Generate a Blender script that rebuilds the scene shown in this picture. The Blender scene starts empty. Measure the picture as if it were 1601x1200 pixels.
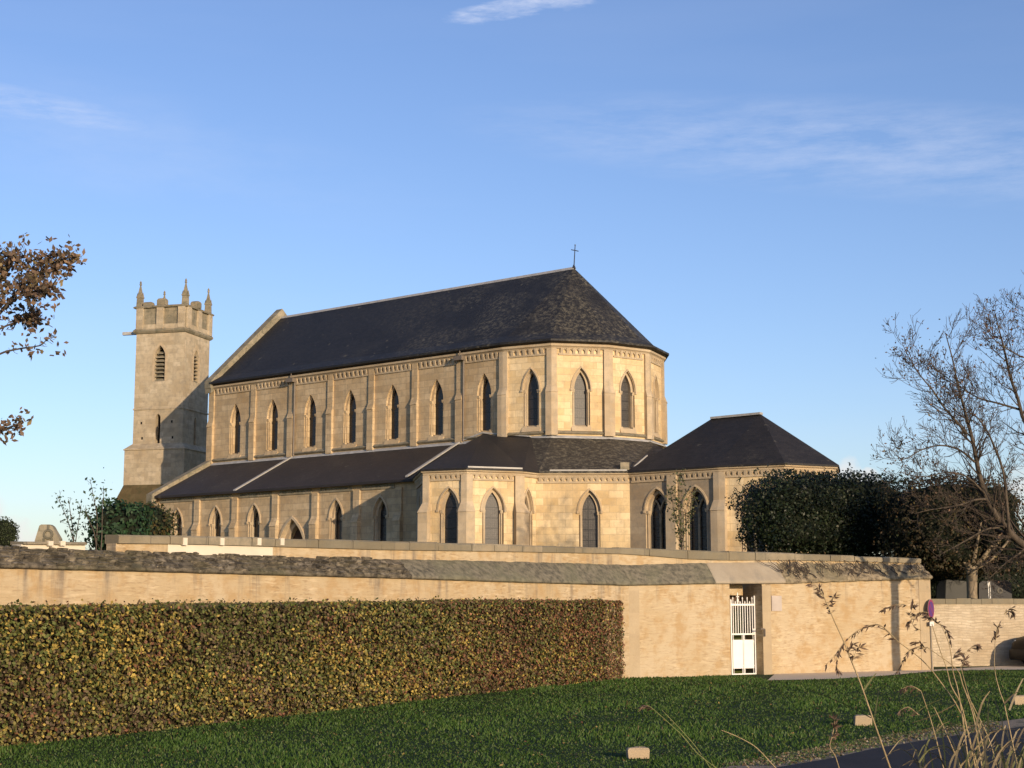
import bpy, math, random
import numpy as np
from mathutils import Vector, Matrix, noise
from mathutils.geometry import tessellate_polygon
SC = bpy.context.scene
COL = SC.collection
rnd = random.Random(7)
R = math.radians

# ------------------------------------------------------------------ camera
F, HORIZON, EYE = 2405.0, 942.0, Vector((0, 0, 1.9))
TH = math.atan((HORIZON - 600) / F)
cd = bpy.data.cameras.new('camera')
cd.sensor_width = 36.0
cd.lens = F / 1601 * 36
cd.clip_end = 12000
cam = bpy.data.objects.new('camera', cd)
cam.location = EYE
cam.rotation_euler = (R(90) + TH, 0, 0)
COL.objects.link(cam)
SC.camera = cam

# ------------------------------------------------------------------ sun, sky, exposure
SUN_EL = R(10.5)
SUN_XY = Vector((0.494, -0.869)).normalized()
S = Vector((SUN_XY.x * math.cos(SUN_EL), SUN_XY.y * math.cos(SUN_EL), math.sin(SUN_EL)))
sl = bpy.data.lights.new('sun', 'SUN')
sl.energy = 4.9
sl.angle = R(0.5)
sl.color = (1.0, 0.79, 0.55)
sun = bpy.data.objects.new('sun', sl)
sun.rotation_euler = (-S).to_track_quat('-Z', 'Y').to_euler()
sun.location = (0, 0, 60)
COL.objects.link(sun)
SC.view_settings.view_transform = 'Standard'
SC.view_settings.look = 'None'
SC.view_settings.gamma = 1
SC.view_settings.exposure = 0.0


def ray(x, y):
    u, v = (x - 800.5) / F, (600 - y) / F
    return Vector((u, math.cos(TH) - v * math.sin(TH), math.sin(TH) + v * math.cos(TH)))


def at(x, y, D):
    """World point seen at photo position (x, y) and D metres ahead."""
    r = ray(x, y)
    return EYE + r * (D / r.y)


def atz(x, y, z):
    r = ray(x, y)
    return EYE + r * ((z - EYE.z) / r.z)


W = bpy.data.worlds.new('World')
SC.world = W
W.use_nodes = True
nt = W.node_tree
nt.nodes.clear()


def node(nt, typ, props=None, **inp):
    n = nt.nodes.new(typ)
    for k, v in (props or {}).items():
        setattr(n, k, v)
    for k, v in inp.items():
        key = int(k[1:]) if k[0] == '_' else k.replace('__', ' ')
        s = n.inputs[key]
        if hasattr(v, 'is_output'):
            nt.links.new(v, s)
        else:
            s.default_value = v
    return n


def math_(nt, op, a, b=0.0, clamp=False):
    n = node(nt, 'ShaderNodeMath', {'operation': op, 'use_clamp': clamp}, _0=a, _1=b)
    return n.outputs[0]


def mixc(nt, fac, a, b, mode='MIX'):
    n = nt.nodes.new('ShaderNodeMix')
    n.data_type = 'RGBA'
    n.blend_type = mode
    for i, v in ((0, fac), (6, a), (7, b)):
        if hasattr(v, 'is_output'):
            nt.links.new(v, n.inputs[i])
        else:
            n.inputs[i].default_value = v if i == 0 else (v[0], v[1], v[2], 1)
    return n.outputs[2]


def ramp(nt, fac, stops, interp='LINEAR'):
    n = nt.nodes.new('ShaderNodeValToRGB')
    n.color_ramp.interpolation = interp
    el = n.color_ramp.elements
    while len(el) < len(stops):
        el.new(0.5)
    for e, (p, c) in zip(el, stops):
        e.position = p
        e.color = (c, c, c, 1) if isinstance(c, (int, float)) else (c[0], c[1], c[2], 1)
    nt.links.new(fac, n.inputs[0])
    return n.outputs[0]


sky = node(nt, 'ShaderNodeTexSky', {'sky_type': 'NISHITA', 'sun_disc': False, 'sun_elevation': SUN_EL,
                                    'sun_rotation': math.atan2(S.x, S.y), 'altitude': 50.0,
                                    'air_density': 1.0, 'dust_density': 0.7, 'ozone_density': 1.6})
tc = node(nt, 'ShaderNodeTexCoord')
DIR = tc.outputs['Generated']


def blob(px, py, w, h, ang=0.0):
    """Soft mask round a direction of the sky; w, h, ang are angles (radians)."""
    d = ray(px, py).normalized()
    right = Vector((d.y, -d.x, 0)).normalized()
    up = right.cross(d)
    r2 = right * math.cos(ang) + up * math.sin(ang)
    u2 = up * math.cos(ang) - right * math.sin(ang)
    dot = lambda v: node(nt, 'ShaderNodeVectorMath', {'operation': 'DOT_PRODUCT'}, _0=DIR, _1=tuple(v)).outputs['Value']
    a = math_(nt, 'DIVIDE', dot(r2), w)
    b = math_(nt, 'DIVIDE', dot(u2), h)
    b = math_(nt, 'SUBTRACT', b, 0.0)
    q = math_(nt, 'ADD', math_(nt, 'MULTIPLY', a, a), math_(nt, 'MULTIPLY', b, b))
    f = math_(nt, 'GREATER_THAN', dot(d), 0.0)
    g = math_(nt, 'SUBTRACT', 1.0, q, True)
    return math_(nt, 'MULTIPLY', g, f)


def sky_noise(scale, stretch, detail=6.0, rough=0.6, rot=0.0):
    m = node(nt, 'ShaderNodeMapping', Vector=DIR, Rotation=(0, rot, 0), Scale=stretch)
    return node(nt, 'ShaderNodeTexNoise', Vector=m.outputs[0], Scale=scale, Detail=detail, Roughness=rough).outputs['Fac']


wisp = sky_noise(9, (1, 1, 3.2), 8, 0.62, R(8))
fine = sky_noise(40, (1, 1, 2.0), 6, 0.6)
veil = sky_noise(2.6, (1, 1, 6.0), 5, 0.5, R(-9))
streak = sky_noise(16, (1, 1, 5.5), 9, 0.68, R(9))
c1 = math_(nt, 'ADD', math_(nt, 'MULTIPLY', blob(830, 8, 0.062, 0.0095, R(9)), 0.42), math_(nt, 'MULTIPLY', math_(nt, 'SUBTRACT', streak, 0.5), 2.4))
c1 = ramp(nt, c1, [(0.10, 0.0), (0.62, 0.8)])
c1 = math_(nt, 'MULTIPLY', c1, ramp(nt, blob(830, 8, 0.062, 0.0095, R(9)), [(0.0, 0.0), (0.5, 1.0)]))
c6 = math_(nt, 'MULTIPLY', blob(20, 160, 0.10, 0.012, R(-5)), ramp(nt, streak, [(0.38, 0.0), (0.7, 0.5)]))
c1 = math_(nt, 'MULTIPLY', c1, ramp(nt, fine, [(0.3, 0.3), (0.65, 1.0)]))
c1 = math_(nt, 'MAXIMUM', math_(nt, 'MULTIPLY', c1, 0.9, True), c6)
c2 = math_(nt, 'MULTIPLY', blob(1420, 235, 0.30, 0.034, R(-8)), ramp(nt, streak, [(0.36, 0.0), (0.72, 0.36)]))
c3 = math_(nt, 'MULTIPLY', blob(150, 215, 0.20, 0.040, R(-6)), ramp(nt, wisp, [(0.38, 0.0), (0.75, 0.18)]))
c4 = ramp(nt, veil, [(0.45, 0.0), (0.85, 0.10)])
puff = sky_noise(26, (1, 1, 1.4), 8, 0.6)
cum = None
for (x, y, w, h) in ((1326, 742, 0.011, 0.015), (1300, 752, 0.012, 0.009), (1352, 752, 0.012, 0.010), (20, 838, 0.022, 0.014), (60, 846, 0.020, 0.009),
                     (1600, 762, 0.018, 0.020), (1585, 790, 0.03, 0.012), (-120, 800, 0.05, 0.03), (1800, 700, 0.06, 0.05)):
    b = blob(x, y, w, h)
    cum = b if cum is None else math_(nt, 'MAXIMUM', cum, b)
c5 = ramp(nt, math_(nt, 'ADD', math_(nt, 'MULTIPLY', cum, 0.55), math_(nt, 'MULTIPLY', math_(nt, 'SUBTRACT', puff, 0.5), 1.9)), [(0.20, 0.0), (0.55, 0.75)])
c5 = math_(nt, 'MULTIPLY', c5, math_(nt, 'GREATER_THAN', cum, 0.001))
c5 = math_(nt, 'MULTIPLY', c5, ramp(nt, cum, [(0.0, 0.0), (0.25, 1.0)]))
white = mixc(nt, 1.0, (1, 1, 1), (5.9, 5.7, 5.6), 'MULTIPLY')
skyc = mixc(nt, 1.0, sky.outputs[0], (0.975, 1.035, 1.37), 'MULTIPLY')
cl = math_(nt, 'MAXIMUM', c1, c2)
cl = math_(nt, 'MAXIMUM', cl, math_(nt, 'MAXIMUM', c3, c4))
skyc = mixc(nt, cl, skyc, (5.0, 5.4, 6.6))
skyc = mixc(nt, c5, skyc, white)
bg = node(nt, 'ShaderNodeBackground', Color=skyc, Strength=0.15)
node(nt, 'ShaderNodeOutputWorld', Surface=bg.outputs[0])

# ------------------------------------------------------------------ materials
MATS = {}


def principled(name, rough=0.8, spec=0.3):
    m = bpy.data.materials.new(name)
    m.use_nodes = True
    t = m.node_tree
    b = t.nodes['Principled BSDF']
    b.inputs['Roughness'].default_value = rough
    b.inputs['Specular IOR Level'].default_value = spec
    MATS[name] = m
    return m, t, b


def bump(t, b, height, strength=0.3, dist=0.02):
    n = node(t, 'ShaderNodeBump', Strength=strength, Distance=dist, Height=height)
    t.links.new(n.outputs[0], b.inputs['Normal'])


def flat(name, c, rough=0.6, spec=0.3, metal=0.0, var=0.15, scale=8.0):
    m, t, b = principled(name, rough, spec)
    b.inputs['Metallic'].default_value = metal
    o = node(t, 'ShaderNodeTexCoord').outputs['Object']
    n = node(t, 'ShaderNodeTexNoise', Vector=o, Scale=scale, Detail=5.0).outputs['Fac']
    c2 = mixc(t, ramp(t, n, [(0.3, 0.0), (0.7, 1.0)]), tuple(x * (1 - var) for x in c), tuple(min(1, x * (1 + var)) for x in c))
    t.links.new(c2, b.inputs['Base Color'])
    return m


def stone(name, ca, cb, cm, stain, bw=0.62, bh=0.30, stain_amt=0.5, mortar=0.012, wear=0.3, bmp=0.35, streak=0.4, warp=0.0, course=0.0):
    """Coursed masonry: block tint, joints, blotchy weathering and drip streaks."""
    m, t, b = principled(name, 0.9, 0.15)
    tcn = node(t, 'ShaderNodeTexCoord')
    uv, ob = tcn.outputs['UV'], tcn.outputs['Object']
    if warp:
        wn = node(t, 'ShaderNodeTexNoise', Vector=uv, Scale=1.7, Detail=3.0)
        off = node(t, 'ShaderNodeVectorMath', {'operation': 'MULTIPLY_ADD'}, _0=wn.outputs['Color'], _1=(warp, warp, 0), _2=uv)
        uv = off.outputs[0]
    br = node(t, 'ShaderNodeTexBrick', {'offset': 0.5, 'squash': 1.0}, Vector=uv, Color1=(0, 0, 0, 1), Color2=(1, 1, 1, 1),
              Mortar=(0.5, 0.5, 0.5, 1), Scale=1.0, Mortar__Size=mortar, Mortar__Smooth=0.3, Bias=0.0, Brick__Width=bw, Row__Height=bh)
    base = mixc(t, br.outputs['Color'], ca, cb)
    big = node(t, 'ShaderNodeTexNoise', Vector=ob, Scale=0.55, Detail=7.0, Roughness=0.62).outputs['Fac']
    med = node(t, 'ShaderNodeTexNoise', Vector=ob, Scale=3.2, Detail=8.0, Roughness=0.7).outputs['Fac']
    fin = node(t, 'ShaderNodeTexNoise', Vector=ob, Scale=26.0, Detail=5.0, Roughness=0.7).outputs['Fac']
    base = mixc(t, ramp(t, big, [(0.36, 0.0), (0.68, 1.0)]), base, mixc(t, 1.0, base, (0.80, 0.74, 0.66), 'MULTIPLY'))
    base = mixc(t, ramp(t, med, [(0.47, 0.0), (0.66, wear)]), base, stain)
    sm = node(t, 'ShaderNodeMapping', Vector=ob, Scale=(2.2, 2.2, 0.22))
    sn = node(t, 'ShaderNodeTexNoise', Vector=sm.outputs[0], Scale=1.0, Detail=5.0, Roughness=0.6).outputs['Fac']
    base = mixc(t, ramp(t, sn, [(0.55, 0.0), (0.75, streak)]), base, stain)
    base = mixc(t, math_(t, 'MULTIPLY', br.outputs['Fac'], stain_amt), base, cm)
    base = mixc(t, ramp(t, fin, [(0.35, 0.0), (0.7, 0.22)]), base, mixc(t, 1.0, base, (0.6, 0.58, 0.55), 'MULTIPLY'))
    t.links.new(base, b.inputs['Base Color'])
    h = math_(t, 'ADD', math_(t, 'MULTIPLY', fin, 0.35), math_(t, 'MULTIPLY', med, 0.8))
    h = math_(t, 'SUBTRACT', h, math_(t, 'MULTIPLY', br.outputs['Fac'], 0.6))
    if course:
        cmn = node(t, 'ShaderNodeMapping', Vector=uv, Scale=(2.2, 15.0, 1))
        cn = node(t, 'ShaderNodeTexNoise', Vector=cmn.outputs[0], Scale=1.0, Detail=4.0).outputs['Fac']
        h = math_(t, 'ADD', h, math_(t, 'MULTIPLY', cn, course))
    bump(t, b, h, bmp, 0.03)
    return m


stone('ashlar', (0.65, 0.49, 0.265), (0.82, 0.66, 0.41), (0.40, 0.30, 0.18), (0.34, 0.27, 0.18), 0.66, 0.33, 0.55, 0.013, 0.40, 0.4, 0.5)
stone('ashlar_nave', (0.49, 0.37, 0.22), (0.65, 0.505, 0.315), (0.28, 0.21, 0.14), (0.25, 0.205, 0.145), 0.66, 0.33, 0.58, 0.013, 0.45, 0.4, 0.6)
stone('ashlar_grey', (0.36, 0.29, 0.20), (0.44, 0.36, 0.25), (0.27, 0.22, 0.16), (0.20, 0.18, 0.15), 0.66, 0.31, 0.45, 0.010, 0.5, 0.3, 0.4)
stone('trim_stone', (0.50, 0.40, 0.265), (0.56, 0.45, 0.305), (0.36, 0.30, 0.21), (0.28, 0.25, 0.20), 0.9, 0.36, 0.3, 0.008, 0.4, 0.25, 0.3)
stone('weathered_stone', (0.25, 0.225, 0.165), (0.36, 0.31, 0.22), (0.16, 0.145, 0.11), (0.13, 0.125, 0.085), 0.7, 0.4, 0.4, 0.010, 0.8, 0.5, 0.5)
stone('mossy_stone', (0.10, 0.075, 0.038), (0.15, 0.115, 0.06), (0.07, 0.055, 0.03), (0.07, 0.065, 0.03), 0.7, 0.4, 0.4, 0.010, 0.8, 0.5, 0.5)
stone('tower_stone', (0.44, 0.365, 0.25), (0.57, 0.48, 0.345), (0.31, 0.26, 0.185), (0.24, 0.21, 0.16), 0.52, 0.28, 0.4, 0.010, 0.6, 0.4, 0.6, 0.03)
stone('wall_coursed', (0.49, 0.41, 0.295), (0.61, 0.52, 0.385), (0.36, 0.29, 0.20), (0.33, 0.27, 0.185), 0.30, 0.082, 0.35, 0.010, 0.5, 0.7, 0.25, 0.16, 1.1)
stone('jamb_stone', (0.44, 0.355, 0.235), (0.49, 0.395, 0.265), (0.37, 0.29, 0.19), (0.33, 0.265, 0.18), 0.9, 0.55, 0.3, 0.008, 0.4, 0.3, 0.3)
stone('coping_slab', (0.21, 0.185, 0.13), (0.36, 0.305, 0.215), (0.15, 0.13, 0.10), (0.17, 0.155, 0.115), 1.3, 9.0, 0.8, 0.012, 0.7, 0.4, 0.5)
stone('render_smooth', (0.37, 0.315, 0.235), (0.40, 0.345, 0.26), (0.35, 0.29, 0.22), (0.22, 0.195, 0.16), 40.0, 40.0, 0.0, 0.001, 0.25, 0.15, 0.75)


def plaster(name, ca, cb, cc, stain, dash):
    """Old limewashed rubble wall: soft patches, thin broken courses and dark drips below the coping."""
    m, t, b = principled(name, 0.92, 0.1)
    tcn = node(t, 'ShaderNodeTexCoord')
    uv, ob = tcn.outputs['UV'], tcn.outputs['Object']
    big = node(t, 'ShaderNodeTexNoise', Vector=ob, Scale=0.6, Detail=6.0, Roughness=0.6).outputs['Fac']
    med = node(t, 'ShaderNodeTexNoise', Vector=ob, Scale=2.6, Detail=8.0, Roughness=0.68).outputs['Fac']
    fin = node(t, 'ShaderNodeTexNoise', Vector=ob, Scale=30.0, Detail=4.0, Roughness=0.7).outputs['Fac']
    c = mixc(t, ramp(t, big, [(0.38, 0.0), (0.62, 1.0)]), ca, cb)
    c = mixc(t, ramp(t, med, [(0.48, 0.0), (0.62, 0.9)]), c, cc)
    mp = node(t, 'ShaderNodeMapping', Vector=uv, Scale=(2.4, 15.0, 1))
    cn = node(t, 'ShaderNodeTexNoise', Vector=mp.outputs[0], Scale=1.0, Detail=5.0, Roughness=0.6).outputs['Fac']
    mp2 = node(t, 'ShaderNodeMapping', Vector=uv, Scale=(5.0, 22.0, 1), Location=(3, 7, 0))
    cn2 = node(t, 'ShaderNodeTexNoise', Vector=mp2.outputs[0], Scale=1.0, Detail=4.0, Roughness=0.6).outputs['Fac']
    amt = ramp(t, node(t, 'ShaderNodeTexNoise', Vector=ob, Scale=0.9, Detail=3.0).outputs['Fac'], [(0.35, 0.15), (0.65, 1.0)])
    c = mixc(t, math_(t, 'MULTIPLY', ramp(t, cn2, [(0.53, 0.0), (0.63, 0.75)]), amt), c, dash)
    c = mixc(t, math_(t, 'MULTIPLY', ramp(t, cn, [(0.53, 0.0), (0.63, 0.6)]), amt), c, tuple(min(1, x * 1.32) for x in ca))
    z = node(t, 'ShaderNodeSeparateXYZ', Vector=ob).outputs['Z']
    sm = node(t, 'ShaderNodeMapping', Vector=uv, Scale=(1.9, 0.14, 1))
    sn = node(t, 'ShaderNodeTexNoise', Vector=sm.outputs[0], Scale=1.0, Detail=6.0, Roughness=0.65).outputs['Fac']
    drip = math_(t, 'MULTIPLY', ramp(t, sn, [(0.545, 0.0), (0.64, 0.8)]), ramp(t, math_(t, 'DIVIDE', z, 2.6), [(0.62, 0.0), (0.93, 1.0)]))
    c = mixc(t, math_(t, 'MULTIPLY', drip, ramp(t, med, [(0.3, 0.5), (0.6, 1.0)])), c, stain)
    t.links.new(c, b.inputs['Base Color'])
    h = math_(t, 'ADD', math_(t, 'MULTIPLY', cn, 1.0), math_(t, 'ADD', math_(t, 'MULTIPLY', med, 0.7), math_(t, 'MULTIPLY', fin, 0.3)))
    bump(t, b, h, 0.45, 0.03)


plaster('wall_rubble', (0.47, 0.375, 0.245), (0.43, 0.325, 0.19), (0.40, 0.275, 0.14), (0.15, 0.13, 0.11), (0.27, 0.185, 0.10))


def rough_coping(name, a, b_, c, moss, sc=3.4):
    m, t, b = principled(name, 0.95, 0.1)
    tcn = node(t, 'ShaderNodeTexCoord')
    uv, ob = tcn.outputs['UV'], tcn.outputs['Object']
    mp = node(t, 'ShaderNodeMapping', Vector=ob, Scale=(sc, sc, sc * 2.4))
    v = node(t, 'ShaderNodeTexVoronoi', {'feature': 'F1'}, Vector=mp.outputs[0], Scale=1.2)
    n = node(t, 'ShaderNodeTexNoise', Vector=ob, Scale=7.0, Detail=8.0, Roughness=0.7).outputs['Fac']
    n2 = node(t, 'ShaderNodeTexNoise', Vector=ob, Scale=0.9, Detail=6.0, Roughness=0.6).outputs['Fac']
    col = mixc(t, v.outputs['Color'], a, b_)
    col = mixc(t, ramp(t, n, [(0.42, 0.0), (0.62, 0.9)]), col, c)
    col = mixc(t, ramp(t, n2, [(0.45, 0.0), (0.65, 0.6)]), col, moss)
    t.links.new(col, b.inputs['Base Color'])
    bump(t, b, math_(t, 'ADD', n, math_(t, 'MULTIPLY', v.outputs['Distance'], -0.7)), 0.7, 0.05)


rough_coping('coping_dark', (0.10, 0.085, 0.065), (0.22, 0.185, 0.13), (0.045, 0.04, 0.032), (0.10, 0.095, 0.05))
rough_coping('coping_grey', (0.185, 0.165, 0.118), (0.215, 0.19, 0.14), (0.075, 0.07, 0.056), (0.17, 0.165, 0.105))
rough_coping('coping_stones', (0.05, 0.043, 0.034), (0.34, 0.29, 0.215), (0.04, 0.035, 0.028), (0.10, 0.09, 0.055), 5.0)
rough_coping('coping_ivy', (0.26, 0.21, 0.14), (0.36, 0.29, 0.19), (0.07, 0.058, 0.042), (0.20, 0.175, 0.11))


def slate(name, a, b_, lich, lich_lo, lich_amt, off=0.0, east=False):
    m, t, b = principled(name, 0.62, 0.3)
    tcn = node(t, 'ShaderNodeTexCoord')
    uv, ob = tcn.outputs['UV'], tcn.outputs['Object']
    br = node(t, 'ShaderNodeTexBrick', {'offset': 0.5}, Vector=uv, Color1=(0, 0, 0, 1), Color2=(1, 1, 1, 1), Mortar=(0, 0, 0, 1),
              Scale=1.0, Mortar__Size=0.012, Mortar__Smooth=0.4, Brick__Width=0.24, Row__Height=0.16)
    n2 = node(t, 'ShaderNodeTexNoise', Vector=ob, Scale=0.35, Detail=6.0, Roughness=0.6).outputs['Fac']
    col = mixc(t, br.outputs['Color'], a, b_)
    col = mixc(t, ramp(t, n2, [(0.35, 0.0), (0.7, 0.6)]), col, tuple(x * 0.6 for x in a))
    o2 = node(t, 'ShaderNodeVectorMath', {'operation': 'ADD'}, _0=ob, _1=(off, off, 0)).outputs[0]
    l1 = node(t, 'ShaderNodeTexNoise', Vector=o2, Scale=0.42, Detail=3.0).outputs['Fac']
    l2 = node(t, 'ShaderNodeTexNoise', Vector=ob, Scale=5.0, Detail=7.0, Roughness=0.75).outputs['Fac']
    lf = math_(t, 'MULTIPLY', ramp(t, l1, [(lich_lo, 0.0), (lich_lo + 0.16, 1.0)]), ramp(t, l2, [(0.47, 0.0), (0.62, lich_amt)]))
    if east:
        xx = node(t, 'ShaderNodeSeparateXYZ', Vector=ob).outputs['X']
        lf = math_(t, 'MULTIPLY', lf, ramp(t, math_(t, 'DIVIDE', math_(t, 'ADD', xx, 14.0), 18.0), [(0.05, 0.06), (0.75, 1.0)]))
    sp = node(t, 'ShaderNodeTexNoise', Vector=ob, Scale=2.4, Detail=2.0).outputs['Fac']
    lf = math_(t, 'MAXIMUM', lf, ramp(t, sp, [(0.70, 0.0), (0.73, 0.6)]))
    col = mixc(t, lf, col, lich)
    t.links.new(col, b.inputs['Base Color'])
    bump(t, b, math_(t, 'ADD', math_(t, 'MULTIPLY', br.outputs['Color'], 0.5), math_(t, 'SUBTRACT', math_(t, 'MULTIPLY', l2, 0.5), br.outputs['Fac'])), 0.35, 0.015)


slate('slate_nave', (0.017, 0.0165, 0.017), (0.029, 0.0275, 0.027), (0.135, 0.12, 0.085), 0.38, 0.75, 1.5, True)
slate('slate_aisle', (0.030, 0.025, 0.023), (0.044, 0.036, 0.033), (0.11, 0.10, 0.075), 0.60, 0.4)
slate('slate_lichen', (0.028, 0.025, 0.021), (0.046, 0.042, 0.033), (0.16, 0.138, 0.095), 0.32, 0.9, 3.0)
slate('slate_chapel', (0.020, 0.018, 0.017), (0.032, 0.028, 0.026), (0.09, 0.08, 0.06), 0.58, 0.4)
flat('lead', (0.40, 0.39, 0.37), 0.55, 0.4, 0.0, 0.2, 3.0)
flat('zinc', (0.37, 0.35, 0.315), 0.5, 0.4, 0.0, 0.15, 3.0)
flat('iron', (0.03, 0.03, 0.035), 0.5, 0.4)
flat('old_lead_pipe', (0.16, 0.13, 0.10), 0.6, 0.3)


def glass(name, a, b_, w, h, rough):
    m, t, b = principled(name, rough, 0.5)
    uv = node(t, 'ShaderNodeTexCoord').outputs['UV']
    br = node(t, 'ShaderNodeTexBrick', {'offset': 0.0}, Vector=uv, Color1=a + (1,), Color2=b_ + (1,), Mortar=(0.012, 0.011, 0.011, 1),
              Scale=1.0, Mortar__Size=0.012, Brick__Width=w, Row__Height=h)
    n = node(t, 'ShaderNodeTexNoise', Vector=uv, Scale=14.0, Detail=4.0).outputs['Fac']
    big = node(t, 'ShaderNodeTexBrick', {'offset': 0.0}, Vector=uv, Color1=(1, 1, 1, 1), Color2=(0.7, 0.7, 0.7, 1), Mortar=(0.2, 0.2, 0.2, 1),
               Scale=1.0, Mortar__Size=0.022, Brick__Width=4.0, Row__Height=0.47)
    c = mixc(t, n, br.outputs['Color'], b_)
    c = mixc(t, 1.0, c, big.outputs['Color'], 'MULTIPLY')
    t.links.new(c, b.inputs['Base Color'])
    bump(t, b, math_(t, 'ADD', n, br.outputs['Color']), 0.5, 0.02)


glass('glass_dark', (0.012, 0.011, 0.013), (0.028, 0.024, 0.024), 0.11, 0.12, 0.22)
glass('glass_grille', (0.035, 0.030, 0.025), (0.085, 0.074, 0.060), 0.10, 0.10, 0.5)
flat('oak_and_backing', (0.075, 0.045, 0.028), 0.7, 0.2, 0.0, 0.3, 5.0)
flat('void_dark', (0.012, 0.011, 0.010), 0.9, 0.1)
flat('white_paint', (0.80, 0.77, 0.71), 0.45, 0.4, 0.0, 0.04, 6.0)
flat('whitewash', (0.62, 0.55, 0.43), 0.85, 0.2, 0.0, 0.07, 2.0)
flat('plaque', (0.44, 0.375, 0.32), 0.6, 0.3, 0.0, 0.08, 5.0)
flat('putlog', (0.02, 0.017, 0.014), 0.9, 0.1)


def leafmat(name, transl=0.25, rough=0.55):
    m = bpy.data.materials.new(name)
    m.use_nodes = True
    t = m.node_tree
    b = t.nodes['Principled BSDF']
    b.inputs['Roughness'].default_value = rough
    b.inputs['Specular IOR Level'].default_value = 0.25
    a = node(t, 'ShaderNodeVertexColor', {'layer_name': 'Col'})
    t.links.new(a.outputs[0], b.inputs['Base Color'])
    tr = node(t, 'ShaderNodeBsdfTranslucent', Color=a.outputs[0])
    mx = node(t, 'ShaderNodeMixShader', Fac=transl, _1=b.outputs[0], _2=tr.outputs[0])
    t.links.new(mx.outputs[0], t.nodes['Material Output'].inputs['Surface'])
    MATS[name] = m


leafmat('leaf', 0.25, 0.6)
leafmat('leaf_gloss', 0.10, 0.45)
leafmat('grass_blade', 0.3, 0.5)


def bark(name, a, b_, sc=9.0):
    m, t, b = principled(name, 0.9, 0.15)
    ob = node(t, 'ShaderNodeTexCoord').outputs['Object']
    mp = node(t, 'ShaderNodeMapping', Vector=ob, Scale=(1, 1, 0.35))
    n = node(t, 'ShaderNodeTexNoise', Vector=mp.outputs[0], Scale=sc, Detail=7.0, Roughness=0.65).outputs['Fac']
    t.links.new(mixc(t, ramp(t, n, [(0.35, 0.0), (0.65, 1.0)]), a, b_), b.inputs['Base Color'])
    bump(t, b, n, 0.6, 0.03)


bark('bark_pale', (0.16, 0.125, 0.085), (0.34, 0.27, 0.18))
bark('bark_dark', (0.06, 0.048, 0.038), (0.13, 0.105, 0.08))
bark('twig', (0.045, 0.035, 0.028), (0.085, 0.066, 0.05), 20)
bark('dry_stem', (0.27, 0.20, 0.105), (0.42, 0.32, 0.18), 30)
bark('bark_mid', (0.05, 0.04, 0.03), (0.12, 0.094, 0.068))
bark('green_stem', (0.13, 0.15, 0.05), (0.22, 0.22, 0.09), 30)
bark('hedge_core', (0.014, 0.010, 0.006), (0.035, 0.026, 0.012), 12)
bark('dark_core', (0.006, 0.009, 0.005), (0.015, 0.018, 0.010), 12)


def ground_mat(name, stops, scale, fine_scale, bmp, rough=0.95):
    m, t, b = principled(name, rough, 0.15)
    ob = node(t, 'ShaderNodeTexCoord').outputs['Object']
    n = node(t, 'ShaderNodeTexNoise', Vector=ob, Scale=scale, Detail=8.0, Roughness=0.65).outputs['Fac']
    f_ = node(t, 'ShaderNodeTexNoise', Vector=ob, Scale=fine_scale, Detail=4.0, Roughness=0.7).outputs['Fac']
    c = ramp(t, n, stops)
    c = mixc(t, ramp(t, f_, [(0.3, 0.0), (0.75, 0.6)]), c, mixc(t, 1.0, c, (0.45, 0.45, 0.45), 'MULTIPLY'))
    t.links.new(c, b.inputs['Base Color'])
    bump(t, b, math_(t, 'ADD', n, f_), bmp, 0.03)


ground_mat('lawn_soil', [(0.3, (0.020, 0.038, 0.010)), (0.55, (0.030, 0.055, 0.014)), (0.75, (0.045, 0.060, 0.018))], 0.7, 30, 0.6)
ground_mat('earth', [(0.3, (0.05, 0.065, 0.02)), (0.6, (0.08, 0.09, 0.03)), (0.8, (0.11, 0.10, 0.05))], 0.15, 4, 0.5)
ground_mat('asphalt', [(0.3, (0.030, 0.030, 0.033)), (0.6, (0.042, 0.041, 0.044)), (0.8, (0.052, 0.050, 0.052))], 1.2, 90, 0.3, 0.85)
ground_mat('verge', [(0.3, (0.20, 0.155, 0.11)), (0.5, (0.32, 0.26, 0.19)), (0.6, (0.18, 0.15, 0.10)), (0.72, (0.10, 0.12, 0.05))], 2.6, 45, 0.6)
ground_mat('gravel', [(0.3, (0.66, 0.54, 0.38)), (0.6, (0.74, 0.62, 0.46)), (0.8, (0.58, 0.48, 0.35))], 1.4, 60, 0.15)

# ------------------------------------------------------------------ mesh helpers


def box_uv(me):
    uv = me.uv_layers.new(name='UVMap')
    data = np.zeros((len(me.loops), 2), np.float32)
    for p in me.polygons:
        n = p.normal
        if abs(n.z) > 0.95:
            tx, ty = Vector((1, 0, 0)), Vector((0, 1, 0))
        else:
            tx = Vector((-n.y, n.x, 0)).normalized()
            ty = n.cross(tx)
        for li in p.loop_indices:
            co = me.vertices[me.loops[li].vertex_index].co
            data[li] = (co.dot(tx), co.dot(ty))
    uv.data.foreach_set('uv', data.ravel())


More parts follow.
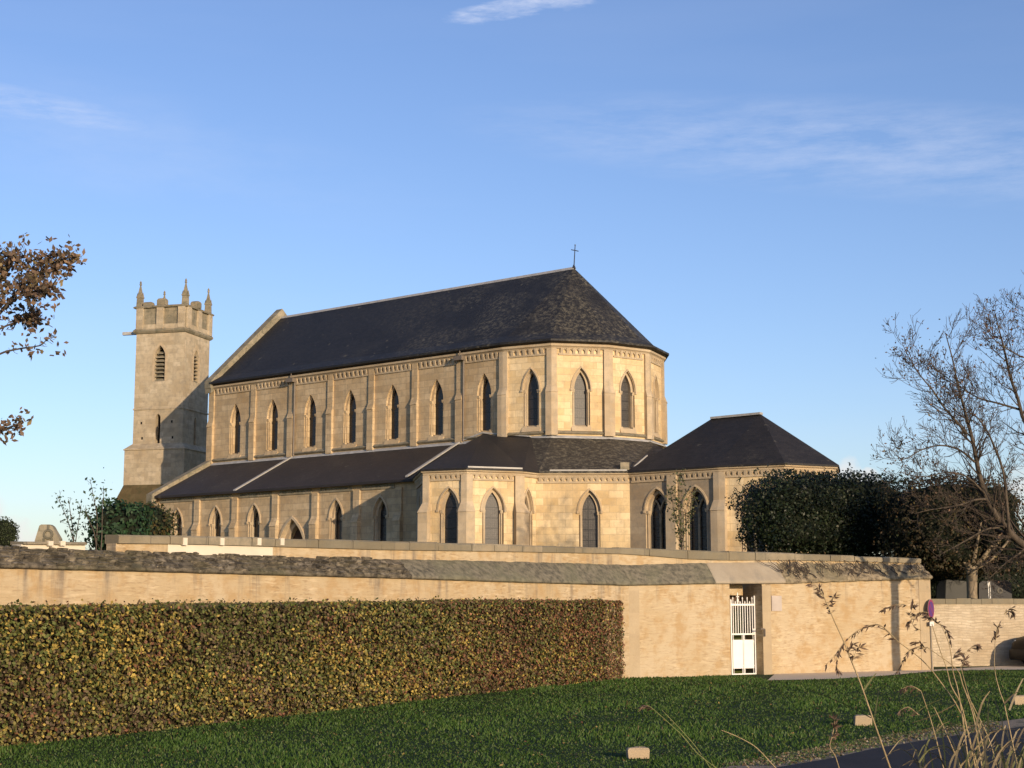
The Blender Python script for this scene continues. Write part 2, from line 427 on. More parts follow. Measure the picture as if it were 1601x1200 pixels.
class MB:
    def __init__(self):
        self.v, self.f = [], []

    def add(self, vs, fs):
        o = len(self.v)
        self.v.extend([tuple(x) for x in vs])
        self.f.extend([tuple(i + o for i in f) for f in fs])

    def poly(self, *pts):
        self.add(pts, [tuple(range(len(pts)))])

    def box(self, x0, x1, y0, y1, z0, z1):
        vs = [(x0, y0, z0), (x1, y0, z0), (x1, y1, z0), (x0, y1, z0), (x0, y0, z1), (x1, y0, z1), (x1, y1, z1), (x0, y1, z1)]
        self.add(vs, [(3, 2, 1, 0), (4, 5, 6, 7), (0, 1, 5, 4), (1, 2, 6, 5), (2, 3, 7, 6), (3, 0, 4, 7)])

    def fbox(self, fr, u0, u1, n0, n1, z0, z1, taper=0.0):
        """Box in a wall frame: u along the wall, n outward, z up."""
        vs = [fr(u, n, z) for z, tn in ((z0, taper), (z1, 0)) for (u, n) in ((u0, n0), (u1, n0), (u1, n1 - tn), (u0, n1 - tn))]
        self.add(vs, [(0, 1, 2, 3), (7, 6, 5, 4), (1, 0, 4, 5), (2, 1, 5, 6), (3, 2, 6, 7), (0, 3, 7, 4)])

    def tube(self, pts, rad, sides=6, caps=True):
        pts = [Vector(p) for p in pts]
        n = len(pts)
        rad = rad if isinstance(rad, (list, tuple)) else [rad] * n
        ref = Vector((0.31, 0.17, 0.93))
        vs = []
        for i, p in enumerate(pts):
            d = (pts[min(i + 1, n - 1)] - pts[max(i - 1, 0)])
            if d.length < 1e-9:
                d = Vector((0, 0, 1))
            d.normalize()
            a = d.cross(ref)
            if a.length < 0.05:
                a = d.cross(Vector((1, 0, 0)))
            a.normalize()
            b = d.cross(a)
            for k in range(sides):
                t = 2 * math.pi * k / sides
                vs.append(p + (a * math.cos(t) + b * math.sin(t)) * rad[i])
        fs = [(i * sides + k, i * sides + (k + 1) % sides, (i + 1) * sides + (k + 1) % sides, (i + 1) * sides + k)
              for i in range(n - 1) for k in range(sides)]
        if caps:
            fs.append(tuple(range(sides - 1, -1, -1)))
            fs.append(tuple((n - 1) * sides + k for k in range(sides)))
        self.add(vs, fs)

    def lathe(self, c, prof, sides=12):
        vs = [(c[0] + r * math.cos(2 * math.pi * k / sides), c[1] + r * math.sin(2 * math.pi * k / sides), c[2] + z) for r, z in prof for k in range(sides)]
        fs = [(i * sides + k, i * sides + (k + 1) % sides, (i + 1) * sides + (k + 1) % sides, (i + 1) * sides + k)
              for i in range(len(prof) - 1) for k in range(sides)]
        fs += [tuple(range(sides - 1, -1, -1)), tuple((len(prof) - 1) * sides + k for k in range(sides))]
        self.add(vs, fs)

    def sweep(self, path, prof, closed=False, caps=True):
        """Sweep profile [(outward offset, z)] along a 2D path; outward is right of travel."""
        n = len(path)
        offs = []
        for i in range(n):
            P = Vector(path[i])
            ds = []
            if i > 0 or closed:
                ds.append((P - Vector(path[i - 1])).normalized())
            if i < n - 1 or closed:
                ds.append((Vector(path[(i + 1) % n]) - P).normalized())
            ns = [Vector((d.y, -d.x)) for d in ds]
            if len(ns) == 2:
                m = ns[0] + ns[1]
                m = m / max(0.3, m.dot(ns[0]))
            else:
                m = ns[0]
            offs.append(m)
        k = len(prof)
        vs = [(path[i][0] + offs[i].x * o, path[i][1] + offs[i].y * o, z) for i in range(n) for o, z in prof]
        fs = []
        for i in range(n if closed else n - 1):
            j = (i + 1) % n
            for q in range(k - 1):
                fs.append((i * k + q, j * k + q, j * k + q + 1, i * k + q + 1))
        if caps and not closed:
            fs.append(tuple(range(k)))
            fs.append(tuple((n - 1) * k + q for q in range(k - 1, -1, -1)))
        self.add(vs, fs)

    def build(self, name, mat, parent=None, smooth=False):
        me = bpy.data.meshes.new(name)
        me.from_pydata(self.v, [], self.f)
        me.validate()
        import bmesh
        bm = bmesh.new()
        bm.from_mesh(me)
        bmesh.ops.recalc_face_normals(bm, faces=bm.faces)
        bm.to_mesh(me)
        bm.free()
        me.update()
        box_uv(me)
        me.materials.append(MATS[mat])
        if smooth:
            me.polygons.foreach_set('use_smooth', [True] * len(me.polygons))
        o = bpy.data.objects.new(name, me)
        COL.objects.link(o)
        if parent:
            o.parent = parent
        return o


def tag(o, label=None, cat=None, group=None, kind=None):
    for k, v in (('label', label), ('category', cat), ('group', group), ('kind', kind)):
        if v:
            o[k] = v
    return o


def empty(name, loc, rz=0.0):
    o = bpy.data.objects.new(name, None)
    o.location = loc
    o.rotation_euler = (0, 0, rz)
    o.empty_display_size = 0.3
    COL.objects.link(o)
    return o


def frame(P0, P1):
    """Wall frame from P0 to P1: f(u, n, z), n outward (right of travel)."""
    P0, P1 = Vector(P0), Vector(P1)
    t = (P1 - P0).normalized()
    nn = Vector((t.y, -t.x))
    L = (P1 - P0).length

    def f(u, n, z):
        q = P0 + t * u + nn * n
        return (q.x, q.y, z)
    f.L = L
    return f


def arch(c, h, z0, zs, za, k=9):
    """Pointed arch outline (u, z) starting bottom left, going up, over and down."""
    r = za - zs
    Rr = (h * h + r * r) / (2 * h)
    a1 = math.asin(min(1, r / Rr))
    left = [(c + (Rr - h) - Rr * math.cos(a1 * i / k), zs + Rr * math.sin(a1 * i / k)) for i in range(k + 1)]
    right = [(2 * c - u, z) for u, z in reversed(left[:-1])]
    return [(c - h, z0)] + left + right + [(c + h, z0)]


def panel(mb, fr, u0, u1, z0, z1, holes=(), top=None):
    outer = [(u0, z0), (u1, z0)] + (top or [(u1, z1), (u0, z1)])
    loops = [[Vector((u, z, 0)) for u, z in outer]] + [[Vector((u, z, 0)) for u, z in reversed(h)] for h in holes]
    tris = tessellate_polygon(loops)
    flatp = [p for l in loops for p in l]
    mb.add([fr(p.x, 0, p.y) for p in flatp], [tuple(t) for t in tris])


def ring(mb, fr, A, na, B, nb):
    """Quad strip between two outlines of the same length at depths na, nb."""
    k = len(A)
    mb.add([fr(u, na, z) for u, z in A] + [fr(u, nb, z) for u, z in B], [(i, i + 1, k + i + 1, k + i) for i in range(k - 1)])


def quads(name, V, C, mat, parent=None):
    """One mesh of N loose leaf quads with a colour per quad."""
    V = np.asarray(V, np.float32)
    N, k = V.shape[0], V.shape[1]
    me = bpy.data.meshes.new(name)
    me.vertices.add(N * k)
    me.vertices.foreach_set('co', V.reshape(-1))
    me.loops.add(N * k)
    me.loops.foreach_set('vertex_index', np.arange(N * k, dtype=np.int32))
    me.polygons.add(N)
    me.polygons.foreach_set('loop_start', np.arange(0, N * k, k, dtype=np.int32))
    me.polygons.foreach_set('loop_total', np.full(N, k, np.int32))
    ca = me.color_attributes.new('Col', 'FLOAT_COLOR', 'CORNER')
    cc = np.ones((N, k, 4), np.float32)
    cc[:, :, :3] = np.asarray(C, np.float32)[:, None, :]
    ca.data.foreach_set('color', cc.reshape(-1))
    me.update(calc_edges=True)
    me.materials.append(MATS[mat])
    o = bpy.data.objects.new(name, me)
    COL.objects.link(o)
    if parent:
        o.parent = parent
    return o


def leaf_quads(rs, P, nrm, size, spread=0.9, aspect=0.6, fold=0.0):
    """Rhombic leaves at P (N,3) facing roughly nrm with random tilt."""
    N = len(P)
    n = np.asarray(nrm, float) + rs.normal(0, spread, (N, 3))
    n /= np.linalg.norm(n, axis=1, keepdims=True) + 1e-9
    a = np.cross(n, rs.normal(0, 1, (N, 3)))
    a /= np.linalg.norm(a, axis=1, keepdims=True) + 1e-9
    b = np.cross(n, a)
    s = np.asarray(size).reshape(-1, 1) * np.ones((N, 1))
    w = s * aspect * 0.5
    V = np.stack([P - a * s * 0.5, P + b * w - a * s * 0.05, P + a * s * 0.5, P - b * w - a * s * 0.05], 1)
    return V


def pal(rs, N, cols, w, jit=0.25):
    cols = np.asarray(cols, float)
    i = rs.choice(len(cols), N, p=np.asarray(w, float) / sum(w))
    return np.clip(cols[i] * (1 + rs.normal(0, jit, (N, 1))), 0.003, 1)


def smooth(a, b, x):
    t = min(1, max(0, (x - a) / (b - a)))
    return t * t * (3 - 2 * t)
# ------------------------------------------------------------------ the church (local x east, y north)
ANG = math.atan2(-0.631, 0.776)
ch = empty('church', (-0.40, 75.0, 0), ANG)
tag(ch, 'large cream stone church with steep dark slate roof and polygonal apse', 'church')
Z0 = 2.2                                    # churchyard level
APSE = [(0, 0), (2.57, 0.53), (4.36, 2.71), (5.07, 5.1), (4.36, 7.49), (2.57, 9.67), (0, 10.2)]
NW = -22.18
ZE, ZB, ZA = 14.45, 9.82, 7.75              # nave eave, clerestory base, aisle eave
E = [(-2.3, -3.77), (1.22, -7.02), (3.21, -6.47), (4.49, -4.36), (4.43, -3.08), (7.8, -0.5), (12.5, -0.42), (15.3, 0.2), (16.42, 2.5), (15.3, 4.8), (12.5, 5.4)]


def window(fr, c, ho, hi, z0, zs, za, mat, r1=0.13, r2=0.17, hood=True, tracery=False, sill=True, smat='trim_stone'):
    """Pointed window: glass, with stone frame (stepped jambs, shafts, capitals, hood, sill) as sub-part. Returns the hole."""
    d_arch = 0.16
    O = arch(c, ho, z0, zs, za)
    I = arch(c, hi, z0 + (0.10 if sill else 0), zs, za - d_arch)
    g = MB()
    g.add([fr(u, -r1 - r2, z) for u, z in I], [tuple(range(len(I)))])
    w = g.build('window', mat, ch)
    f = MB()
    ring(f, fr, O, 0.004, O, -r1)
    ring(f, fr, O, -r1, I, -r1)
    ring(f, fr, I, -r1, I, -r1 - r2 - 0.02)
    f.add([fr(c - ho, 0.0, z0), fr(c + ho, 0.0, z0), fr(c + hi, -r1 - r2, z0 + 0.12), fr(c - hi, -r1 - r2, z0 + 0.12)], [(0, 1, 2, 3)])
    if hood:
        a1 = [p for p in arch(c, ho + 0.02, zs - 0.02, zs, za + 0.03)]
        a2 = [p for p in arch(c, ho + 0.095, zs - 0.02, zs, za + 0.115)]
        ring(f, fr, a1, 0.0, a1, 0.06)
        ring(f, fr, a1, 0.06, a2, 0.045)
        ring(f, fr, a2, 0.045, a2, 0.0)
        for s in (-1, 1):
            u = c + s * (ho + 0.06)
            f.fbox(fr, u - 0.05, u + 0.05, 0.0, 0.075, zs - 0.09, zs + 0.02)
    for s in (-1, 1):
        u = c + s * (ho + hi) / 2 if ho - hi > 0.02 else c + s * ho
        f.tube([fr(u, -r1 + 0.045, z0 + 0.05), fr(u, -r1 + 0.045, zs - 0.14)], 0.042, 6)
        f.fbox(fr, u - 0.065, u + 0.065, -r1, 0.01, zs - 0.15, zs + 0.0, 0.04)
        f.fbox(fr, u - 0.065, u + 0.065, -r1, 0.01, z0, z0 + 0.09)
    if sill:
        f.add([fr(c - ho - 0.06, 0, z0 - 0.22), fr(c + ho + 0.06, 0, z0 - 0.22), fr(c + ho + 0.06, 0.10, z0 - 0.22), fr(c - ho - 0.06, 0.10, z0 - 0.22),
               fr(c - ho - 0.06, 0, z0 + 0.02), fr(c + ho + 0.06, 0, z0 + 0.02)], [(0, 3, 2, 1), (3, 2, 5, 4), (0, 4, 3), (1, 2, 5)])
    f.build('window_frame', smat, w)
    if tracery:
        t = MB()
        nn = -r1 - r2 + 0.06
        t.fbox(fr, c - 0.05, c + 0.05, nn - 0.05, nn + 0.05, z0, zs - 0.1)
        for s in (-1, 1):
            cc = c + s * hi / 2
            for A, B in ((arch(cc, hi / 2 - 0.03, zs - 0.15, zs - 0.12, zs + 0.42, 6), arch(cc, hi / 2 + 0.04, zs - 0.15, zs - 0.12, zs + 0.52, 6)),):
                ring(t, fr, A, nn + 0.05, B, nn + 0.05)
                ring(t, fr, A, nn + 0.05, A, nn - 0.05)
        t.build('tracery', 'weathered_stone', w)
    return O


def pier(V, t1, t2, w, levels, name='buttress', mat='trim_stone'):
    """Buttress on a straight wall (t1 == t2) or wrapped round a corner; levels = [(z, projection)]."""
    V, t1, t2 = Vector(V), Vector(t1).normalized(), Vector(t2).normalized()
    n1, n2 = Vector((t1.y, -t1.x)), Vector((t2.y, -t2.x))
    m = n1 + n2
    m = m / max(0.35, m.dot(n1))
    mb = MB()
    vs = []
    for z, p in levels:
        ow = w + p * 0.15
        for q in (V - t1 * ow - n1 * 0.03, V - t1 * ow + n1 * p, V + m * p, V + t2 * ow + n2 * p, V + t2 * ow - n2 * 0.03):
            vs.append((q.x, q.y, z))
    fs = [(i * 5 + k, i * 5 + k + 1, i * 5 + 5 + k + 1, i * 5 + 5 + k) for i in range(len(levels) - 1) for k in range(4)]
    fs += [(4, 3, 2, 1, 0), tuple((len(levels) - 1) * 5 + k for k in range(5))]
    mb.add(vs, fs)
    return mb.build(name, mat, ch)


def corbels(fr, u0, u1, z0, z1, mat='trim_stone', step=0.29, w=0.13, d=0.13):
    mb = MB()
    n = max(2, int((u1 - u0) / step))
    st = (u1 - u0) / n
    for i in range(n):
        u = u0 + st * (i + 0.5)
        mb.fbox(fr, u - w / 2, u + w / 2, 0.0, d, z0 + 0.03 * (i % 2), z1 + 0.02, d * 0.55)
        # small pointed arch between two corbels
        if i < n - 1:
            a = u + w / 2
            b_ = u + st - w / 2
            c = (a + b_) / 2
            mb.add([fr(a, d * 0.6, z1 - 0.12), fr(c, d * 0.6, z1 - 0.02), fr(b_, d * 0.6, z1 - 0.12), fr(b_, d * 0.6, z1 + 0.02), fr(a, d * 0.6, z1 + 0.02)],
                   [(0, 1, 4), (1, 2, 3), (1, 3, 4)])
    mb.fbox(fr, u0, u1, 0.0, 0.055, z0 - 0.03, z0 + 0.06)
    mb.build('corbel_table', mat, ch)


# ---- clerestory walls
fn = frame((NW, 0), (0, 0))
ext = -NW
mb = MB()
holes = [window(fn, a + ext, 0.47, 0.33, 10.28, 12.12, 13.22, 'glass_dark', hood=False, smat='ashlar_nave') for a in (-19.92, -16.79, -13.73, -10.66, -7.54, -4.44, -1.27)]
panel(mb, fn, 0, fn.L, Z0, ZE, holes)
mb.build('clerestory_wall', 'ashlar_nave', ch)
ctr = [1.5, 1.46, 1.2, 1.27, 1.4, 1.3]
for i in range(6):
    fr = frame(APSE[i], APSE[i + 1])
    mb = MB()
    hl = [window(fr, ctr[i], 0.44, 0.31, 10.34, 12.18, 13.2, 'glass_dark' if i == 0 else 'glass_grille')] if i < 4 else []
    panel(mb, fr, 0, fr.L, Z0, ZE, hl)
    mb.build('apse_wall', 'ashlar', ch)
    if i < 5:
        corbels(fr, 0.33, fr.L - 0.33, 13.86, 14.16)
mb = MB()
fr = frame((0, 10.2), (NW, 10.2))
panel(mb, fr, 0, fr.L, Z0, ZE)
mb.build('north_wall', 'ashlar', ch)

# ---- west gable wall and its raised coping
ZR = 19.22
mb = MB()
mb.poly((NW, 10.2, Z0), (NW, 0, Z0), (NW, 0, ZE), (NW, 5.1, ZR - 0.1), (NW, 10.2, ZE))
mb.build('gable_wall', 'ashlar', ch)
mb = MB()
for sgn in (1, -1):
    b0, b1 = (5.1 - 5.4, 5.1) if sgn > 0 else (5.1 + 5.4, 5.1)
    za, zb = 14.70, 19.74
    x0, x1 = NW - 0.12, NW + 0.42
    vs = [(x, b, z + dz) for x in (x0, x1) for b, z in ((b0, za), (b1, zb)) for dz in (-0.75, 0.0)]
    mb.add(vs, [(0, 1, 3, 2), (4, 6, 7, 5), (0, 4, 5, 1), (2, 3, 7, 6), (1, 5, 7, 3), (0, 2, 6, 4)])
mb.build('gable_coping', 'weathered_stone', ch)
mb = MB()
mb.box(NW - 0.13, NW + 0.40, -0.34, -0.06, 14.25, 14.62)
mb.build('kneeler_stone', 'weathered_stone', ch)

# ---- nave roof with flared eaves, ridge and cross
S3 = 0.5
ax = 0.51


def off_path(path, o):
    m = MB()
    m.sweep(path, [(o, 0), (o, 1)], caps=False)
    return [(v[0], v[1]) for v in m.v[::2]]


full = [(NW + 0.3, 0)] + APSE + [(NW + 0.3, 10.2)]
eave = off_path(full, 0.36)
inner = off_path(full, -0.42)
zk = 15.02
ze = 14.58
mb = MB()
n = len(full)
vs = [(x, y, ze - 0.16) for x, y in off_path(full, 0.12)] + [(x, y, ze - 0.10) for x, y in eave] + [(x, y, ze) for x, y in eave] + [(x, y, zk) for x, y in inner]
vs += [(NW + 0.3, 5.1, ZR), (ax, 5.1, ZR)]
fs = [(r * n + i, r * n + i + 1, (r + 1) * n + i + 1, (r + 1) * n + i) for r in range(3) for i in range(n - 1)]
k3 = 3 * n
fs += [(k3, k3 + 1, 4 * n + 1, 4 * n)]
fs += [(k3 + i, k3 + i + 1, 4 * n + 1) for i in range(1, n - 2)]
fs += [(k3 + n - 2, k3 + n - 1, 4 * n, 4 * n + 1)]
mb.add(vs, fs)
rf = mb.build('nave_roof', 'slate_nave', ch)
mb = MB()
pr = [(-0.15, -0.12), (-0.05, 0.03), (0.05, 0.03), (0.15, -0.12)]
xs = [NW + 0.4, ax + 0.05]
mb.add([(x, 5.1 + dy, ZR + dz) for x in xs for dy, dz in pr], [(i, i + 1, i + 5, i + 4) for i in range(3)] + [(0, 1, 2, 3), (7, 6, 5, 4)])
mb.build('ridge_cap', 'zinc', rf)
mb = MB()
c0, c1 = Vector((ax + 0.02, 5.1, ZR - 0.05)), Vector((ax + 0.17, 5.02, ZR + 1.16))
mb.tube([c0, c0.lerp(c1, 0.5), c1], [0.03, 0.026, 0.022], 6)
q = c0.lerp(c1, 0.78)
mb.tube([q - Vector((0.15, 0.12, -0.03)), q + Vector((0.15, 0.12, -0.05))], 0.024, 6)
mb.lathe((c0.x, c0.y, c0.z), [(0.11, 0), (0.07, 0.1), (0.03, 0.2)], 8)
mb.lathe((c1.x, c1.y, c1.z - 0.03), [(0.035, 0), (0.035, 0.06)], 6)
mb.build('cross', 'iron', ch)

# cornice under the nave eaves, string at the clerestory foot
full2 = [(NW, 0)] + APSE + [(NW, 10.2)]
mb = MB()
mb.sweep(full2, [(-0.02, 14.14), (0.06, 14.14), (0.12, 14.22), (0.19, 14.27), (0.19, 14.36), (0.10, 14.40), (-0.02, 14.40)])
mb.build('cornice', 'trim_stone', ch)
mb = MB()
mb.sweep(full2[:8], [(-0.02, 9.98), (0.10, 9.98), (0.15, 10.03), (0.02, 10.14), (-0.02, 10.14)])
mb.build('string_course', 'weathered_stone', ch)
mb = MB()
mb.sweep(full2[:8], [(-0.02, 9.80), (0.20, 9.74), (0.20, 9.78), (0.02, 9.90), (-0.02, 9.90)])
mb.build('lead_flashing', 'lead', ch)
for a, b_ in zip((-21.6, -18.1, -14.95, -11.88, -8.8, -5.65, -2.6), (-18.6, -15.45, -12.37, -9.28, -6.15, -3.1, -0.27)):
    corbels(fn, a + ext, b_ + ext, 13.86, 14.16)
LV = [(9.85, 0.17), (12.0, 0.17), (12.0, 0.215), (12.38, 0.085), (14.16, 0.085)]
for a in (-18.35, -15.19, -12.12, -9.03, -5.9, -2.83):
    pier((a, 0), (1, 0), (1, 0), 0.19, LV, mat='ashlar_nave')
pier((NW + 0.2, 0), (1, 0), (1, 0), 0.21, LV, mat='ashlar_nave')
P = APSE
for i in range(0, 5):
    prev = (NW, 0) if i == 0 else P[i - 1]
    t1 = Vector(P[i]) - Vector(prev)
    t2 = Vector(P[i + 1]) - Vector(P[i])
    pier(P[i], t1, t2, 0.21, [(9.9, 0.22), (12.0, 0.22), (12.0, 0.25), (12.36, 0.11), (14.16, 0.11)])
for a in (-15.19, -2.83):
    mb = MB()
    u = a + ext + 0.30
    mb.tube([fn(u, 0.12, 14.1), fn(u, 0.12, 9.9)], 0.055, 6)
    mb.fbox(fn, u - 0.45, u + 0.1, 0.1, 0.40, 13.98, 14.2)
    mb.tube([fn(u - 0.1, 0.3, 14.2), fn(u - 0.1, 0.3, 14.55)], 0.03, 5)
    mb.build('downpipe', 'old_lead_pipe', ch)

# ---- south aisle
AB = -3.77
fa = frame((NW, AB), E[0])
mb = MB()
holes = [window(fa, a + ext, 0.45, 0.30, 4.0, 6.10, 6.98, 'glass_dark', 0.13, 0.19, sill=False) for a in (-20.14, -16.91, -13.84, -7.73, -4.67)]
D = arch(-10.9 + ext, 1.0, Z0, 4.3, 6.12, 10)
holes.append(D)
panel(mb, fa, 0, fa.L, Z0, ZA, holes)
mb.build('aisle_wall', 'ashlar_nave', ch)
mb = MB()
Di = arch(-10.9 + ext, 0.75, Z0, 4.3, 5.85, 10)
mb.add([fa(u, -0.55, z) for u, z in Di], [tuple(range(len(Di)))])
dr = mb.build('door', 'oak_and_backing', ch)
mb = MB()
ring(mb, fa, D, 0.004, D, -0.25)
ring(mb, fa, D, -0.25, Di, -0.25)
ring(mb, fa, Di, -0.25, Di, -0.56)
D2 = arch(-10.9 + ext, 1.16, 4.2, 4.3, 6.30, 10)
D1 = arch(-10.9 + ext, 1.02, 4.2, 4.3, 6.15, 10)
ring(mb, fa, D1, 0.0, D1, 0.08)
ring(mb, fa, D1, 0.08, D2, 0.07)
ring(mb, fa, D2, 0.07, D2, 0.0)
mb.build('door_frame', 'trim_stone', dr)
LA = [(Z0, 0.24), (5.80, 0.24), (5.80, 0.285), (6.2, 0.11), (7.40, 0.11)]
for a in (-18.4, -15.31, -12.16, -9.2, -6.25, -3.4):
    pier((a, AB), (1, 0), (1, 0), 0.20, LA, mat='ashlar_nave')
pier((NW + 0.22, AB), (1, 0), (1, 0), 0.22, [(Z0, 0.4), (4.3, 0.4), (5.2, 0.15), (7.4, 0.15)])
mb = MB()
mb.sweep([(NW, AB), E[0]], [(-0.02, 7.62), (0.14, 7.64), (0.17, 7.70), (0.17, 7.76), (-0.02, 7.80)])
mb.build('cornice', 'trim_stone', ch)
for a, b_ in zip((-21.6, -18.1, -15.0, -11.9, -8.9, -5.95), (-18.7, -15.6, -12.45, -9.5, -6.55, -3.7)):
    corbels(fa, a + ext, b_ + ext, 7.42, 7.60, 'weathered_stone', 0.22, 0.12, 0.07)
mb = MB()
mb.poly((NW, 0, Z0), (NW, AB, Z0), (NW, AB, ZA), (NW, 0, ZB + 0.2))
mb.build('aisle_west_wall', 'ashlar', ch)
# lean-to roof
mb = MB()
xa, xb = NW + 0.3, -1.0
y0, z0_ = AB - 0.34, 7.76
vs = [(xa, y0, z0_), (xb, y0, z0_), (xb, 0.0, 9.84), (xa, 0.0, 9.84), (xa, y0, z0_ - 0.12), (xb, y0, z0_ - 0.12), (xb, AB, z0_ - 0.12), (xa, AB, z0_ - 0.12)]
mb.add(vs, [(0, 1, 2, 3), (4, 5, 1, 0), (7, 6, 5, 4)])
ar = mb.build('aisle_roof', 'slate_aisle', ch)
mb = MB()


def strip(mb, p, q, w=0.13, h=0.07):
    p, q = Vector(p), Vector(q)
    d = (q - p).normalized()
    s = d.cross(Vector((0, 0, 1))).normalized() * w
    up = Vector((0, 0, h))
    vs = [p - s, p + s, q + s, q - s, p - s + up, p + s + up, q + s + up, q - s + up]
    mb.add(vs, [(4, 5, 6, 7), (0, 1, 5, 4), (1, 2, 6, 5), (2, 3, 7, 6), (3, 0, 4, 7)])


strip(mb, (-15.07, y0, z0_), (-15.07, -0.05, 9.84), 0.10, 0.06)
mb.build('lead_flashing', 'zinc', ar)
mb = MB()
x0, x1 = NW - 0.1, NW + 0.4
vs = [(x, b, z + dz) for x in (x0, x1) for b, z in ((AB - 0.5, 7.88), (0.1, 10.16)) for dz in (-0.5, 0.0)]
mb.add(vs, [(0, 1, 3, 2), (4, 6, 7, 5), (0, 4, 5, 1), (2, 3, 7, 6), (1, 5, 7, 3), (0, 2, 6, 4)])
mb.build('gable_coping', 'weathered_stone', ch)

# ---- radiating chapel, ambulatory wall and east chapel
CH = [  # facet, windows (centre, outer half, inner half, tracery), material
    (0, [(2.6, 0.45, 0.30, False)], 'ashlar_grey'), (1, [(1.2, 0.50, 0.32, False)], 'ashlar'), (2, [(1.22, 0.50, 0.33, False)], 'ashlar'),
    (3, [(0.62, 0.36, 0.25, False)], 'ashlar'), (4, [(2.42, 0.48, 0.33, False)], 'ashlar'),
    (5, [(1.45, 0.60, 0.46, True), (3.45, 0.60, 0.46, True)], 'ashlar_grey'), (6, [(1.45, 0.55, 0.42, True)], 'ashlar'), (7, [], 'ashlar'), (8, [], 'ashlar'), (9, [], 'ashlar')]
for i, wins, m in CH:
    fr = frame(E[i], E[i + 1])
    hl = []
    for (c, ho, hi, tr) in wins:
        hl.append(window(fr, c, ho, hi, 3.9, 5.98, 6.93, 'glass_dark' if (tr or i < 2) else 'glass_grille', 0.16 if tr else 0.12, 0.22 if tr else 0.12, tracery=tr, sill=False))
    mb = MB()
    panel(mb, fr, 0, fr.L, Z0, ZA, hl)
    mb.build('chapel_wall', m, ch)
    if i in (0, 1, 2, 4, 6, 7):
        corbels(fr, 0.28 if i != 4 else 0.05, fr.L - (0.28 if i != 4 else 0.02), 7.30, 7.52, 'trim_stone', 0.25, 0.13, 0.11)
    if i == 5:
        corbels(fr, 0.1, 2.22, 7.30, 7.52, 'trim_stone', 0.25, 0.13, 0.11)
        corbels(fr, 2.78, 4.4, 7.30, 7.52, 'trim_stone', 0.25, 0.13, 0.11)
LC = [(Z0, 0.34), (5.86, 0.34), (5.86, 0.38), (6.32, 0.12), (7.52, 0.12)]
for i in (1, 2, 3, 6, 7, 8):
    t1 = Vector(E[i]) - Vector(E[i - 1])
    t2 = Vector(E[i + 1]) - Vector(E[i])
    pier(E[i], t1, t2, 0.22 if i < 6 else 0.25, LC)
pier((10.1, -0.46), (1, 0.017), (1, 0.017), 0.22, [(Z0, 0.24), (5.9, 0.24), (6.2, 0.14), (7.52, 0.14)])
mb = MB()
mb.sweep(E, [(-0.02, 7.50), (0.08, 7.50), (0.12, 7.57), (0.12, 7.62), (0.20, 7.66), (0.22, 7.74), (-0.02, 7.78)])
mb.build('cornice', 'trim_stone', ch)
eo = off_path(E, 0.27)
zc = 7.80
PK = (-1.27, -0.02, 10.2)
mb = MB()
def tri(*p):
    mb.poly(*p)
e3 = lambda i, z=zc: (eo[i][0], eo[i][1], z)
tri(e3(0), e3(1), PK)
tri(e3(1), e3(2), PK)
tri(e3(2), e3(3), PK)
tri(e3(3), e3(4), (1.5, 0.25, 9.86), PK)
for i in range(0, 4):
    mb.poly((eo[i][0], eo[i][1], zc - 0.08), (eo[i + 1][0], eo[i + 1][1], zc - 0.08), e3(i + 1), e3(i))
rc = mb.build('chapel_roof', 'slate_chapel', ch)
mb = MB()
strip(mb, (-2.75, -4.0, 7.86), (-2.82, -0.05, 9.86), 0.09, 0.07)
strip(mb, (-2.82, -0.05, 9.86), (-1.27, -0.04, 10.2), 0.07, 0.07)
strip(mb, (-1.27, -0.06, 10.2), (1.5, 0.2, 9.86), 0.07, 0.06)
mb.build('lead_flashing', 'zinc', rc)
mb = MB()
for i0, i1 in ((2, 3),):
    p, q = Vector(e3(i0, zc + 0.0)), Vector(e3(i1, zc + 0.0))
    d = (q - p)
    strip(mb, p + d * 0.02, q - d * 0.02, 0.05, 0.07)
mb.build('gutter', 'zinc', rc)
# ambulatory roof
mb = MB()
apse_b = [(1.5, 0.25, 9.86), (2.6, 0.5, 9.84), (4.4, 2.7, 9.84), (5.1, 5.1, 9.84)]
mb.poly(e3(4), e3(5), apse_b[2], apse_b[1])
mb.poly(e3(4), apse_b[1], apse_b[0])
mb.poly(e3(5), (9.4, 2.4, 8.2), apse_b[3], apse_b[2])
mb.poly((eo[4][0], eo[4][1], zc - 0.08), (eo[5][0], eo[5][1], zc - 0.08), e3(5), e3(4))
ra = mb.build('ambulatory_roof', 'slate_lichen', ch)
mb = MB()
p, q = Vector(e3(4)), Vector(e3(5))
strip(mb, p.lerp(q, 0.12), p.lerp(q, 0.99), 0.05, 0.07)
mb.build('gutter', 'zinc', ra)
mb = MB()
fr = frame(E[4], E[5])
mb.fbox(fr, fr.L - 0.42, fr.L - 0.02, -0.25, 0.18, 7.86, 8.2)
mb.build('kneeler_stone', 'weathered_stone', ch)
